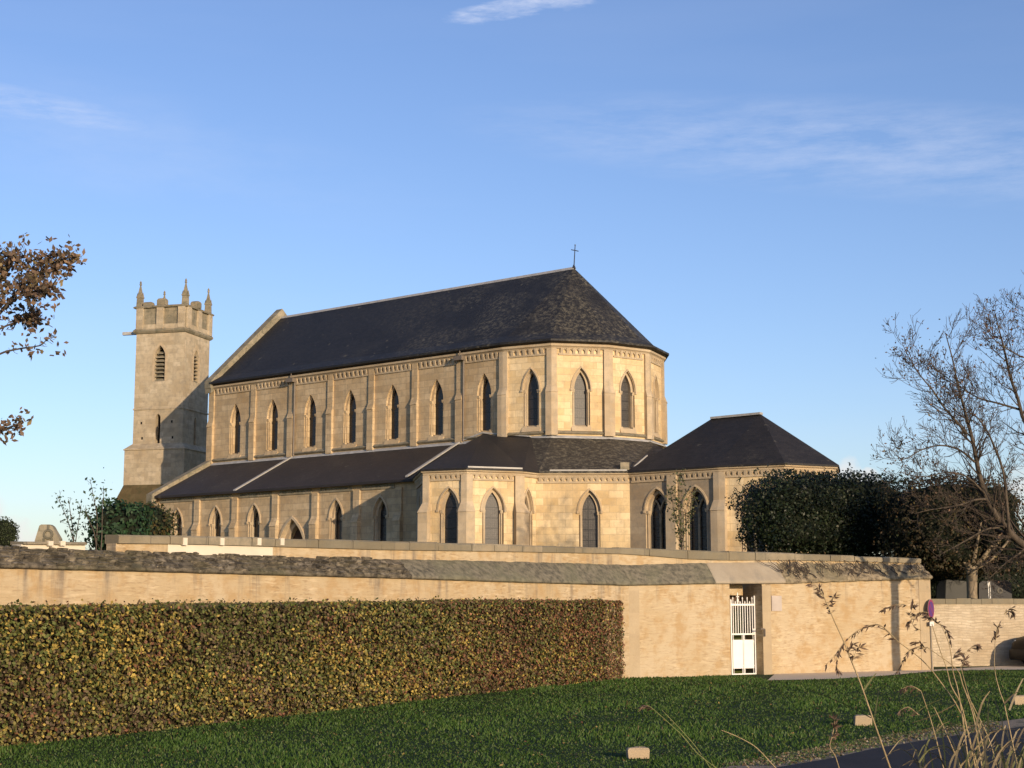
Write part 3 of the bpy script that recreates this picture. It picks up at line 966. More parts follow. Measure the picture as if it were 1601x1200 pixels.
# east chapel roof: ridge with hips
R1, R2 = (10.35, 2.5, 10.3), (12.9, 2.5, 10.32)
mb = MB()
mb.poly(e3(5), e3(6), R2, R1)
mb.poly(e3(6), e3(7), R2)
mb.poly(e3(7), e3(8), R2)
mb.poly(e3(8), e3(9), R2)
mb.poly(e3(9), e3(10), R2)
mb.poly(e3(10), (7.5, 5.7, zc), R1, R2)
wb = (3.6, 2.5, 7.13)
mb.poly(e3(5), R1, wb, (6.6, 0.6, 7.6))
mb.poly(R1, (7.5, 5.7, zc), wb)
for i in range(5, 10):
    mb.poly((eo[i][0], eo[i][1], zc - 0.08), (eo[i + 1][0], eo[i + 1][1], zc - 0.08), e3(i + 1), e3(i))
re_ = mb.build('chapel_roof', 'slate_chapel', ch)
mb = MB()
strip(mb, (R1[0], R1[1], R1[2] - 0.03), (R2[0] + 0.05, R2[1], R2[2] - 0.03), 0.14, 0.1)
mb.build('ridge_cap', 'zinc', re_)
mb = MB()
strip(mb, (7.95, -0.35, 8.0), (8.12, 0.45, 8.55), 0.04, 0.06)
mb.build('lead_flashing', 'zinc', re_)

# ------------------------------------------------------------------ the tower (local x right, y back from the near corner)
tw = empty('bell_tower', (at(288.5, 560, 96.5).x, 96.5, 0), math.atan2(-0.262, 0.965))
tag(tw, 'square pale stone bell tower with battlements and four corner pinnacles', 'tower')
ty = lambda y: at(288, y, 96.5).z
TS = 3.45


def tbox(name, mat, boxes, parent=tw):
    mb = MB()
    for b in boxes:
        mb.box(*b)
    return mb.build(name, mat, parent)


zcor, zpar, zstr, zoff, zbat = ty(518), ty(478), ty(637), ty(692), ty(757)
fT = frame((-TS, 0), (0, 0))
fR = frame((0, 0), (0, TS))
# upper shaft walls with openings
bel_l = arch(TS * 0.5, 0.36, ty(594), ty(556), ty(538))
sl_l = arch(TS * 0.5, 0.17, ty(693), ty(652), ty(645), 4)
bel_r = arch(TS * 0.47, 0.34, ty(592), ty(556), ty(541))
sl_r = arch(TS * 0.5, 0.16, ty(693), ty(655), ty(647), 4)
mb = MB()
panel(mb, fT, 0, TS, zoff, zcor, [bel_l, sl_l])
panel(mb, fR, 0, TS, zoff, zcor, [bel_r, sl_r])
mb.poly((0, TS, zoff), (-TS, TS, zoff), (-TS, TS, zcor), (0, TS, zcor))
mb.poly((-TS, TS, zoff), (-TS, 0, zoff), (-TS, 0, zcor), (-TS, TS, zcor))
for fr, hs in ((fT, (bel_l, sl_l)), (fR, (bel_r, sl_r))):
    for h in hs:
        ring(mb, fr, h, 0.0, h, -0.45)
        mb.add([fr(h[0][0], 0, h[0][1]), fr(h[-1][0], 0, h[-1][1]), fr(h[-1][0], -0.45, h[0][1]), fr(h[0][0], -0.45, h[0][1])], [(0, 1, 2, 3)])
mb.build('tower_wall', 'tower_stone', tw)
for fr, h, louv in ((fT, bel_l, 8), (fR, bel_r, 8), (fT, sl_l, 0), (fR, sl_r, 0)):
    mb = MB()
    mb.add([fr(u, -0.44, z) for u, z in h], [tuple(range(len(h)))])
    o = mb.build('louvre_window' if louv else 'slit_window', 'void_dark', tw)
    if louv:
        mb = MB()
        zb, zt = h[0][1], ty(546)
        for i in range(louv):
            z = zb + (zt - zb) * (i + 0.3) / louv
            hw = 0.34 if i < louv - 1 else 0.2
            c = (h[0][0] + h[-1][0]) / 2
            mb.add([fr(c - hw, -0.05, z), fr(c + hw, -0.05, z), fr(c + hw, -0.32, z + 0.17), fr(c - hw, -0.32, z + 0.17),
                    fr(c - hw, -0.05, z - 0.04), fr(c + hw, -0.05, z - 0.04)], [(0, 1, 2, 3), (4, 5, 1, 0)])
        mb.build('louvre_slats', 'weathered_stone', o)
        mb = MB()
        c = (h[0][0] + h[-1][0]) / 2
        hw = abs(h[0][0] - c)
        a1 = arch(c, hw + 0.01, zb, ty(556), ty(538) + 0.02)
        a2 = arch(c, hw + 0.17, zb, ty(556), ty(538) + 0.22)
        ring(mb, fr, a1, 0.02, a2, 0.02)
        ring(mb, fr, a1, 0.02, a1, -0.1)
        ring(mb, fr, a2, 0.02, a2, 0.0)
        mb.build('window_frame', 'trim_stone', o)
sq = [(-TS, 0), (0, 0), (0, TS), (-TS, TS)]
mb = MB()
mb.sweep(sq, [(-0.02, zstr - 0.05), (0.05, zstr - 0.05), (0.05, zstr + 0.02), (-0.02, zstr + 0.08)], closed=True)
mb.build('string_course', 'tower_stone', tw)
mb = MB()
mb.sweep(sq, [(0.36, zbat), (0.36, zoff - 0.42), (0.42, zoff - 0.42), (0.42, zoff - 0.36), (0.0, zoff + 0.02)], closed=True)
mb.build('lower_stage', 'tower_stone', tw)
mb = MB()
mb.sweep(sq, [(1.05, ty(830)), (0.9, ty(796)), (0.34, zbat + 0.02)], closed=True)
bt = mb.build('battered_base', 'mossy_stone', tw)
bt['label'] = 'mossy brown sloping tower base'
mb = MB()
mb.sweep(sq, [(-0.02, zcor - 0.04), (0.08, zcor), (0.17, zcor + 0.12), (0.17, zcor + 0.2), (0.06, zcor + 0.32), (-0.02, zcor + 0.32)], closed=True)
mb.build('cornice', 'weathered_stone', tw)
mb = MB()
mb.sweep(sq, [(-0.35, zcor), (0.03, zcor + 0.2), (0.03, zpar), (-0.35, zpar)], closed=True)
mb.build('parapet', 'weathered_stone', tw)
mb = MB()
for fr in (fT, fR):
    for u in (0.0, TS / 2 - 0.28, TS - 0.5):
        mb.fbox(fr, u + 0.02, u + 0.5, 0.03, 0.17, zcor + 0.25, zpar - 0.03)
    mb.fbox(fr, 0.0, TS, 0.03, 0.12, zcor + 0.25, zcor + 0.55)
mb.build('parapet_pilasters', 'tower_stone', tw)
mb = MB()
mb.sweep(sq, [(-0.4, zpar - 0.02), (0.17, zpar - 0.02), (0.2, zpar + 0.06), (0.1, zpar + 0.13), (-0.4, zpar + 0.13)], closed=True)
mb.build('parapet_coping', 'weathered_stone', tw)
for (x, y) in ((-TS * 0.78, 0.1), (-TS * 0.5, 0.1), (-0.1, TS * 0.45), (-TS + 0.1, TS * 0.5), (-TS * 0.5, TS - 0.1)):
    mb = MB()
    w = 0.30
    h = 0.42 if x < -TS * 0.7 else 0.62
    mb.sweep([(x - w, y - 0.2), (x + w, y - 0.2), (x + w, y + 0.2), (x - w, y + 0.2)], [(-0.19, zpar + 0.12), (0, zpar + 0.12), (0, zpar + h * 0.75), (-0.06, zpar + h * 0.93), (-0.19, zpar + h)], closed=True)
    mb.build('merlon', 'weathered_stone', tw)
for (x, y) in ((-0.12, 0.12), (-TS + 0.12, 0.12), (-0.12, TS - 0.12), (-TS + 0.12, TS - 0.12)):
    mb = MB()
    z = zpar + 0.1
    sqp = [(x - 0.18, y - 0.18), (x + 0.18, y - 0.18), (x + 0.18, y + 0.18), (x - 0.18, y + 0.18)]
    mb.sweep(sqp, [(-0.17, z), (0.0, z), (-0.02, z + 0.56), (0.015, z + 0.60), (0.015, z + 0.66), (-0.05, z + 0.76), (-0.15, z + 1.42), (-0.17, z + 1.44)], closed=True)
    for k in range(4):
        mb.poly(*[(sqp[k][0] * 1.0 + (sqp[k][0] - x) * 0.06, sqp[k][1] + (sqp[k][1] - y) * 0.06, z + 0.6),
                  (sqp[(k + 1) % 4][0] + (sqp[(k + 1) % 4][0] - x) * 0.06, sqp[(k + 1) % 4][1] + (sqp[(k + 1) % 4][1] - y) * 0.06, z + 0.6),
                  (x + (sqp[k][0] + sqp[(k + 1) % 4][0] - 2 * x) * 0.55, y + (sqp[k][1] + sqp[(k + 1) % 4][1] - 2 * y) * 0.55, z + 0.98)])
    mb.lathe((x, y, z + 1.4), [(0.04, 0), (0.09, 0.08), (0.05, 0.16), (0.08, 0.2), (0.01, 0.34)], 8)
    mb.build('pinnacle', 'weathered_stone', tw)
mb = MB()
mb.fbox(frame((-TS, 0.25), (-TS - 1.2, 0.25)), -0.1, 1.1, -0.1, 0.1, zcor + 0.0, zcor + 0.2)
mb.build('gargoyle', 'lead', tw)
for px, py in ((219, 659), (221, 683), (270, 658), (272, 683)):
    u = TS - (288 - px) / 2405 * 97 / 0.965
    mb = MB()
    mb.fbox(fT, u - 0.06, u + 0.06, -0.05, 0.004, ty(py) - 0.08, ty(py) + 0.08)
    mb.build('putlog_hole', 'putlog', tw)
for px, py in ((212, 722), (265, 719), (223, 753)):
    u = TS - (288 - px) / 2405 * 97 / 0.965
    mb = MB()
    mb.fbox(fT, u - 0.06, u + 0.06, 0.28, 0.344, ty(py) - 0.08, ty(py) + 0.08)
    mb.build('putlog_hole', 'putlog', tw)
# ------------------------------------------------------------------ ground, road
def gz(x, y):
    return -0.12 + 0.12 * smooth(21, 39, y) + 0.32 * (1 - smooth(8.5, 15, y))


def atg(px, py):
    z = 0.0
    for _ in range(12):
        p = atz(px, py, z)
        z = gz(p.x, p.y)
    return p


def sheet(name, xs, ys, mat, dz, keep=None):
    mb = MB()
    nx = len(xs)
    mb.add([(x, y, gz(x, y) + dz) for y in ys for x in xs],
           [(j * nx + i, j * nx + i + 1, (j + 1) * nx + i + 1, (j + 1) * nx + i) for j in range(len(ys) - 1) for i in range(nx - 1)])
    o = mb.build(name, mat, None, True)
    return tag(o, kind='structure')


far = [-6000, -2000, -600, -200, -80]
sheet('ground', far + list(range(-60, 61, 4)) + [-v for v in reversed(far)], [-4000, -1000, -200, -40] + [i * 1.5 - 9 for i in range(60)] + [130, 250, 700, 2000, 7000], 'earth', -0.03)
sheet('lawn', [i * 1.0 - 24 for i in range(62)], [i * 0.75 + 4 for i in range(62)], 'lawn_soil', 0.0)
edge = [atg(*p) for p in ((1228, 1199), (1300, 1187), (1365, 1172), (1430, 1161), (1520, 1147), (1601, 1137))]
verg = [atg(*p) for p in ((1095, 1198), (1200, 1180), (1290, 1164), (1375, 1149), (1480, 1132), (1601, 1117))]


def extend(pts, a, b):
    d0, d1 = (pts[0] - pts[1]).normalized(), (pts[-1] - pts[-2]).normalized()
    return [pts[0] + d0 * a] + pts + [pts[-1] + d1 * b]


edge, verg = extend(edge, 30, 40), extend(verg, 30, 40)


def strip_sheet(name, A, B, mat, dz, k=6):
    mb = MB()
    A2, B2 = [], []
    for i in range(len(A) - 1):
        for t in range(k):
            A2.append(A[i].lerp(A[i + 1], t / k))
            B2.append(B[i].lerp(B[i + 1], t / k))
    A2.append(A[-1])
    B2.append(B[-1])
    vs, m = [], 5
    for a, b in zip(A2, B2):
        for q in range(m):
            p = a.lerp(b, q / (m - 1))
            vs.append((p.x, p.y, gz(p.x, p.y) + dz))
    mb.add(vs, [(i * m + q, i * m + q + 1, (i + 1) * m + q + 1, (i + 1) * m + q) for i in range(len(A2) - 1) for q in range(m - 1)])
    return tag(mb.build(name, mat, None, True), kind='structure')


verg = [v.lerp(e, 0.35) for v, e in zip(verg, edge)]
near = [p + Vector((2.6, -4.6, 0)) for p in edge]
strip_sheet('verge', verg, edge, 'verge', 0.010)
strip_sheet('road', edge, near, 'asphalt', 0.016)

# ------------------------------------------------------------------ churchyard wall
CW = Vector((3.0, 39.78))
DL = Vector((0.629, 0.777)).normalized()
DR = Vector((0.8868, 0.4622)).normalized()
inw = lambda d: Vector((-d.y, d.x))


def rp(px, py, d, off):
    """Where the sight line meets the wall plane set back by off; returns (s along wall, z)."""
    n = inw(d)
    r = ray(px, py)
    t = ((CW - EYE.xy).dot(n) + off) / r.xy.dot(n)
    p = EYE + r * t
    return (p.xy - CW).dot(d), p.z


def wp(d, s, off, z):
    q = CW + d * s + inw(d) * off
    return (q.x, q.y, z)


SB = 0.34
left = [(-260, 879.5, 846.5), (0, 887.5, 853), (140, 891, 859.5), (250, 893.6, 863), (445, 899, 869.4), (600, 903, 871.5), (780, 909, 875), (985, 915, 881)]
right = [(985, 915, 881), (1100, 912.5, 877.5), (1220, 912, 876.5), (1345, 908, 878.5), (1440, 905, 881), (1456, 905, 881.5)]


def table(st, d, col, off):
    s, z = [], []
    for row in st:
        a, b = rp(row[0], row[col], d, off)
        s.append(a)
        z.append(b)
    return np.array(s), np.array(z)


tab = {}
for nm, st, d in (('L', left, DL), ('R', right, DR)):
    sc, zcp = table(st, d, 1, -0.07)
    sf, zf = table(st, d, 2, SB)
    tab[nm] = (d, sc, zcp, sf, zf)
zcop = lambda nm, s: float(np.interp(s, tab[nm][1], tab[nm][2]))
zface = lambda nm, s: float(np.interp(s, tab[nm][3], tab[nm][4]))
sL0 = tab['L'][1][0]
sR1 = tab['R'][1][-1]
wall = empty('churchyard_wall', (CW.x, CW.y, 0))
tag(wall, 'long cream stone churchyard wall with mossy sloping coping behind the hedge', 'wall')
WO = Vector((-CW.x, -CW.y, 0))


def wbuild(mb, name, mat, smooth_=False, par=wall):
    mb.v = [(v[0] + WO.x, v[1] + WO.y, v[2]) for v in mb.v]
    return mb.build(name, mat, par, smooth_)


def wall_face(nm, s0, s1, mb, k=24, back=0.95):
    d = tab[nm][0]
    ss = [s0 + (s1 - s0) * i / k for i in range(k + 1)]
    lo = [wp(d, s, 0.0, -0.3) for s in ss]
    md = [wp(d, s, 0.0, zcop(nm, s) + 0.01) for s in ss]
    hi = [wp(d, s, back, zface(nm, s)) for s in ss]
    bk = [wp(d, s, back, -0.3) for s in ss]
    m = k + 1
    fs = [(r * m + i, r * m + i + 1, (r + 1) * m + i + 1, (r + 1) * m + i) for r in range(3) for i in range(k)]
    fs += [(0, m, 2 * m, 3 * m), (k, 3 * m + k, 2 * m + k, m + k)]
    mb.add(lo + md + hi + bk, fs)


SG0, SG1, SGI = rp(1142, 1000, DR, 0)[0], rp(1192, 1000, DR, 0)[0], rp(1142.5, 1000, DR, 0.33)[0]
SGE = rp(1181.5, 1000, DR, 0.33)[0]
mb = MB()
wall_face('L', sL0, -0.001, mb, 40)
wbuild(mb, 'wall_face', 'wall_rubble')
mb = MB()
wall_face('R', 0.0, SG0, mb)
wall_face('R', SG1 + 0.02, sR1, mb)
vs = [wp(DR, SG1 + 0.0195, -0.0 + 0.001, z) for z in (-0.3, zcop('R', SG1) - 0.004)] + [wp(DR, SGE + 0.006, 0.34, z) for z in (-0.3, zcop('R', SG1) - 0.004)] \
    + [wp(DR, SGE + 0.006, 0.94, z) for z in (-0.3, zcop('R', SG1) - 0.004)] + [wp(DR, SG1 + 0.0195, 0.94, z) for z in (-0.3, zcop('R', SG1) - 0.004)]
mb.add(vs, [(0, 1, 3, 2), (2, 3, 5, 4), (4, 5, 7, 6), (1, 7, 5, 3)])
# thinner rebate on the left of the gate and the block above its back
f2 = lambda u, n, z: wp(DR, u, -n, z)
mb.fbox(f2, SG0, SGI, -0.95, -0.42, -0.3, zcop('R', SG0) - 0.005)
mb.fbox(f2, SGI + 0.001, SG1 - 0.16, -0.93, -0.62, 2.10, 2.48)
wbuild(mb, 'wall_face', 'wall_rubble')
mb = MB()
f2b = lambda u, n, z: wp(DR, u, -n, z)
mb.fbox(f2b, -0.02, 0.30, -0.2, 0.006, -0.2, 2.33)
mb.fbox(f2b, SG1 + 0.021, SG1 + 0.30, -0.3, 0.006, -0.2, 2.35)
mb.fbox(f2b, sR1 - 0.42, sR1 + 0.012, -0.3, 0.012, -0.2, zcop('R', sR1) - 0.01)
wbuild(mb, 'quoin_stones', 'jamb_stone')
mb = MB()
mb.fbox(f2b, SGI - 0.1, SG1 + 0.05, -1.02, -0.96, -0.1, 2.3)  # dark sheet added to stand for the shaded passage behind the gate
wbuild(mb, 'dark_backing', 'oak_and_backing')


def coping(nm, s0, s1, amp, mat, name='coping', k=None, freq=4.0, m0=0.0, m1=0.0):
    d = tab[nm][0]
    k = k or max(8, int((s1 - s0) / 0.06))
    prof = [(0.10, 'c', -0.0), (-0.07, 'c', -0.0), (-0.085, 'c', 0.035), (-0.07, 'c', 0.075)]
    rows = len(prof) + 9
    vs = []
    for i in range(k + 1):
        s = s0 + (s1 - s0) * i / k
        a, b = zcop(nm, s), zface(nm, s)
        for q in range(rows):
            if q < len(prof):
                o, z = prof[q][0], a + prof[q][2]
            else:
                t = (q - len(prof) + 1) / 9
                o = -0.07 + (SB + 0.10 + 0.07) * t
                z = a + 0.075 + (b - a - 0.075) * min(1, t * 1.17)
            P = Vector((s * freq, o * freq * 1.6, z * freq))
            h = noise.noise(P) * amp + noise.noise(P * 2.7) * amp * 0.6
            # ledge-like courses of the rough stones
            sk = s + o * (m1 * max(0, 1 - (s1 - s) / 0.4) + m0 * max(0, 1 - (s - s0) / 0.4))
            vs.append(wp(d, sk, o - (h if 0 < q else 0), z + (h if q >= len(prof) - 1 else h * 0.6)))
    mb = MB()
    mb.add(vs, [(i * rows + q, i * rows + q + 1, (i + 1) * rows + q + 1, (i + 1) * rows + q) for i in range(k) for q in range(rows - 1)]
           + [tuple(range(rows)), tuple(k * rows + q for q in range(rows - 1, -1, -1))])
    return wbuild(mb, name, mat, True)


sx = lambda nm, px, py: rp(px, py, tab[nm][0], 0.0)[0]
sM = sx('L', 640, 905)
cop = coping('L', sL0, sM, 0.012, 'coping_dark')
cop['label'] = 'dark mossy rough stone coping'
# rows of thin rough stones bedded on the sloping top
mb = MB()
NR = 7
for r in range(NR):
    s = sL0 + rnd.uniform(0, 0.2)
    while s < sM + rnd.uniform(-0.9, 0.3) * (1 if r > 1 else 0.1):
        w = rnd.uniform(0.12, 0.42)
        t0 = (r + rnd.uniform(-0.12, 0.12)) / NR
        t1 = t0 + rnd.uniform(0.75, 1.15) / NR
        if rnd.random() < 0.93:
            a, b = zcop('L', s), zface('L', s)
            pt = lambda u, t, h: wp(DL, u, -0.075 + (SB + 0.10) * t + rnd.uniform(-.012, .012) - h * 0.45, a + 0.05 + (b - a - 0.05) * t + h * 0.75 + rnd.uniform(-.010, .010))
            hh = rnd.uniform(0.01, 0.085)
            lo = [pt(s, t0, -0.05), pt(s + w, t0, -0.05), pt(s + w, t1, -0.05), pt(s, t1, -0.05)]
            k_ = rnd.uniform(0.02, 0.05)
            hi = [pt(s + k_ * 0.4, t0, hh), pt(s + w - k_ * 0.4, t0, hh * rnd.uniform(0.7, 1.2)), pt(s + w - k_, t1, hh * 0.35), pt(s + k_, t1, hh * 0.35)]
            mb.add(lo + hi, [(4, 5, 6, 7), (0, 1, 5, 4), (1, 2, 6, 5), (2, 3, 7, 6), (3, 0, 4, 7)])
        s += w + rnd.uniform(0.004, 0.03)
wbuild(mb, 'coping_stones', 'coping_stones', False, cop)
coping('L', sM, 0.0, 0.010, 'coping_grey', m1=0.208)['label'] = 'smooth grey lichened coping'
sP0, sP1 = sx('R', 1116, 912), sx('R', 1226, 912)
coping('R', 0.0, sP0, 0.012, 'coping_grey', m0=-0.208)
coping('R', sP0 + 0.001, sP1, 0.004, 'render_smooth', 'gate_lintel')['label'] = 'pale rendered lintel slab over the gate'
coping('R', sP1 + 0.001, sR1 + 0.03, 0.05, 'coping_ivy')['label'] = 'stony coping with old ivy stems'
# old ivy stems clinging to the right hand coping
mb = MB()
for i in range(70):
    s = rnd.uniform(sP1 - 0.15, sR1 - 0.05) if i > 12 else rnd.uniform(sP1 - 0.2, sP1 + 1.0)
    pts = []
    o, ds = -0.10, rnd.uniform(-0.08, 0.08)
    tt = rnd.uniform(0.0, 0.6)
    for j in range(7):
        t = min(1, tt + j * 0.10)
        a, b = zcop('R', s), zface('R', s)
        pts.append(wp(DR, s, -0.105 + (SB + 0.06) * t, a + 0.10 + (b - a - 0.05) * t + rnd.uniform(-0.01, 0.03)))
        s += ds + rnd.uniform(-0.06, 0.06)
    mb.tube(pts, [0.014, 0.013, 0.012, 0.01, 0.009, 0.007, 0.005], 4)
wbuild(mb, 'ivy_stems', 'twig')

# upper parapet with flat coping stones
par = {'L': [(184, 849.5, 836.5), (300, 850.8, 838), (445, 855, 841), (600, 859.5, 846), (780, 862, 850.5), (985, 866, 856.5)],
       'R': [(985, 866, 856.5), (1100, 876, 860.5), (1220, 875.5, 864), (1345, 878, 869), (1440, 880.5, 873)]}


def parapet(nm, st, s0=None, s1=None, face='wall_rubble', low=None):
    d = tab[nm][0]
    sa, za = table(st, d, 1, SB - 0.05)
    sb, zb = table(st, d, 2, SB - 0.05)
    s0, s1 = (sa[0] if s0 is None else s0), (sa[-1] if s1 is None else s1)
    k = 14
    mb = MB()
    vs = []
    for i in range(k + 1):
        s = s0 + (s1 - s0) * i / k
        z2 = float(np.interp(s, sa, za)) + 0.005
        b = zface(nm, s) - 0.10
        vs += [wp(d, s, SB, b), wp(d, s, SB, z2), wp(d, s, SB + 0.28, z2), wp(d, s, SB + 0.28, b)]
    mb.add(vs, [(i * 4 + q, i * 4 + q + 1, i * 4 + 5 + q, i * 4 + 4 + q) for i in range(k) for q in range(3)] + [(0, 1, 2, 3), (4 * k + 3, 4 * k + 2, 4 * k + 1, 4 * k)])
    wbuild(mb, 'parapet_face', face)
    mb = MB()
    s = s0
    while s < s1 - 0.05:
        e = min(s1, s + rnd.uniform(0.8, 1.5))
        if s1 - e < 0.4:
            e = s1
        j = rnd.uniform(-0.012, 0.012)
        g = 0.008
        c = []
        for q, t in ((0, s + g), (1, e - g)):
            a, b = float(np.interp(t, sa, za)) + 0.006, float(np.interp(t, sb, zb)) + j + rnd.uniform(-0.008, 0.008)
            c.append([(SB - 0.06, a), (SB - 0.065 + rnd.uniform(-.01, .01), b - 0.03), (SB - 0.03, b), (SB + 0.34, b + 0.01), (SB + 0.34, a)])
        vs = [wp(d, t, o, z) for t, cc in ((s + g, c[0]), (e - g, c[1])) for o, z in cc]
        mb.add(vs, [(q, (q + 1) % 5, 5 + (q + 1) % 5, 5 + q) for q in range(5)] + [(4, 3, 2, 1, 0), (5, 6, 7, 8, 9)])
        s = e
    wbuild(mb, 'parapet_coping', 'coping_slab')


sA = sx('L', 184, 849)
parapet('L', par['L'], None, sx('L', 281, 850))
parapet('L', par['L'], sx('L', 281, 850) + 0.002, sx('L', 445, 855), 'whitewash')
parapet('L', par['L'], sx('L', 445, 855) + 0.002, 0.105)
parapet('R', par['R'], -0.105, None)
parapet('L', [(36, 851, 844.5), (136, 852, 845.5)], face='whitewash')
mb = MB()
for px in (289, 347, 405, 441, 79, 98):
    s = rp(px, 845, DL, SB - 0.06)[0]
    z = zface('L', s)
    zz = rp(px, 850.5 if px > 100 else 851, DL, SB - 0.06)[1]
    mb.fbox(lambda u, n, z_: wp(DL, u, -n, z_), s - 0.05, s + 0.05, -SB + 0.02, -SB + 0.078, zz - 0.02, zz + (0.12 if px > 100 else 0.06))
wbuild(mb, 'mortar_joint', 'whitewash')
# plaque, latch and gate
s0, z0 = rp(1206, 955, DR, 0)
s1, z1 = rp(1221, 931, DR, 0)
pq = MB()
pq.fbox(f2b, s0, s1, 0.0, 0.03, z0, z1)
pq.fbox(f2b, s0 + 0.03, s1 - 0.03, 0.03, 0.036, z0 + 0.03, z1 - 0.03)
for o in (pq.build('wall_plaque', 'plaque'),):
    tag(o, 'small pale rectangular plaque fixed to the wall right of the white gate', 'plaque')
mb = MB()
sl_, zl_ = rp(1184, 983, DR, 0)
mb.tube([wp(DR, sl_ + 0.08, -0.03, zl_), wp(DR, sl_ + 0.2, -0.04, zl_), wp(DR, sl_ + 0.21, -0.05, zl_ - 0.02), wp(DR, sl_ + 0.21, -0.05, zl_ - 0.2)], 0.022, 6)
wbuild(mb, 'iron_latch', 'old_lead_pipe')

GT = 0.33
g0 = Vector(wp(DR, SGI, GT, 0.0))
gate = empty('garden_gate', g0, math.atan2(DR.y, DR.x))
tag(gate, 'narrow white metal gate with spiked bars and solid lower panels', 'gate')
GW = SGE - SGI
gzv = lambda y: at(1162, y, 41.8).z
zt, zm, zb, zp = gzv(945), gzv(991), gzv(1056), gzv(931)


def gb(name, boxes, tubes=(), fin=None):
    mb = MB()
    for b in boxes:
        mb.box(*b)
    for p, r in tubes:
        mb.tube(p, r, 6)
    if fin:
        fin(mb)
    return mb.build(name, 'white_paint', gate)


gb('gate_frame', [(0, 0.035, -0.02, 0.02, zb, zp - 0.1), (GW - 0.045, GW, -0.02, 0.02, zb, zp), (0.036, GW - 0.046, -0.018, 0.018, zb + 0.0, zb + 0.06),
                  (0.036, GW - 0.046, -0.018, 0.018, zm - 0.02, zm + 0.02), (0.036, GW - 0.046, -0.018, 0.018, zt - 0.025, zt + 0.025),
                  (GW * 0.5 - 0.012, GW * 0.5 + 0.012, -0.014, 0.014, zb + 0.061, zm - 0.021)])
nb = 9
for i in range(nb):
    x = 0.035 + (GW - 0.08) * (i + 0.7) / (nb + 0.4)
    tall = i % 2 == 1 or i == 2
    top = zt + (0.17 if i % 2 == 0 else 0.06)
    big_ = i == 2
    def fin(mb, x=x, top=top, big_=big_):
        if big_:
            mb.lathe((x, 0, zt + 0.02), [(0.012, 0), (0.028, 0.05), (0.03, 0.12), (0.012, 0.16), (0.03, 0.19), (0.012, 0.22), (0.02, 0.25), (0.003, 0.32)], 8)
            mb.box(x - 0.04, x + 0.04, -0.01, 0.01, zt + 0.2, zt + 0.225)
        else:
            mb.lathe((x, 0, top - 0.03), [(0.011, 0), (0.02, 0.02), (0.02, 0.035), (0.004, 0.07)], 6)
    gb('bar', [(x - 0.010, x + 0.010, -0.010, 0.010, zm + 0.021, zt - 0.026), (x - 0.009, x + 0.009, -0.009, 0.009, zt + 0.026, top - 0.0)], (), fin)
for k in (0, 1):
    x0, x1 = (0.062, GW * 0.5 - 0.022) if k == 0 else (GW * 0.5 + 0.022, GW - 0.072)
    gb('panel', [(x0, x1, -0.008, 0.008, zb + 0.19, zm - 0.15)] + [(x, x + 0.012, -0.006, 0.006, z, z + 0.02) for x in (x0 - 0.026, x1) for z in (zb + 0.25, zm - 0.22)]
       + [(x, x + 0.014, -0.007, 0.007, zb + 0.061, zm - 0.021) for x in (x0 + 0.012, x1 - 0.026)])
gb('latch_plate', [(GW - 0.09, GW - 0.046, -0.03, 0.022, zm + 0.03, zm + 0.14)])

# lower coursed wall on the right
LW0, DW = Vector((11.55, 46.42)), Vector((0.947, 0.321)).normalized()
lw = empty('boundary_wall', (LW0.x, LW0.y, 0), math.atan2(DW.y, DW.x))
tag(lw, 'lower pale coursed stone wall behind the dark parked car', 'wall')
mb = MB()
mb.box(0, 24, 0, 0.45, -0.3, 1.86)
mb.build('wall_face', 'wall_coursed', lw)
mb = MB()
x = 0.0
while x < 24:
    w = rnd.uniform(0.35, 0.8)
    mb.box(x, x + w - 0.012, -0.05, 0.5, 1.861, 2.02 + rnd.uniform(-0.012, 0.012))
    x += w
mb.build('coping', 'coping_slab', lw)

# churchyard ground behind the walls and the gravel path in front
mb = MB()
pts = [wp(DL, sL0 - 4, 0.9, 0), wp(DL, -0.3, 0.9, 0), wp(DR, sR1, 0.9, 0), (LW0.x + 0.3, LW0.y + 0.5, 0), (LW0.x + 40, LW0.y + 14, 0), (60, 140, 0), (-80, 140, 0)]
up = [(p[0], p[1], 1.75) for p in pts]
dn = [(p[0], p[1], -0.3) for p in pts]
k = len(pts)
mb.add(up + dn, [tuple(range(k))] + [(i, k + i, k + (i + 1) % k, (i + 1) % k) for i in range(k)])
tag(mb.build('churchyard_ground', 'earth'), kind='structure')
pa = [atg(*p) for p in ((1200, 1064), (1300, 1062), (1380, 1057), (1470, 1049), (1601, 1047))]
pb = [Vector(wp(DR, 4.6, 0.05, 0)), Vector(wp(DR, 6.6, 0.05, 0)), Vector(wp(DR, 8.5, 0.05, 0)), Vector(wp(DR, sR1, 0.05, 0)), Vector((LW0.x + 3.9, LW0.y + 1.3, 0))]
pa.append(pa[-1] + Vector((14, 4.0, 0)))
pb.append(Vector((LW0.x + 18, LW0.y + 6.1, 0)))
strip_sheet('path', pa, pb, 'gravel', 0.014)

# ------------------------------------------------------------------ hedge
HN = Vector((0.865, -0.502))
HD = Vector((0.502, 0.865))
H1 = Vector((2.82, 39.43))
HL = 26.5
hz = lambda s: gz(0, H1.y - s * HD.y) + 0.0
hedge = empty('clipped_hedge', (H1.x, H1.y, 0))
tag(hedge, 'long clipped autumn hedge with green, yellow and russet leaves on the lawn', 'hedge')
HH, HT = 1.95, 0.95


def hp(s, o, z):
    q = H1 - HD * s - HN * o
    return (q.x - H1.x, q.y - H1.y, z + gz(0, q.y))


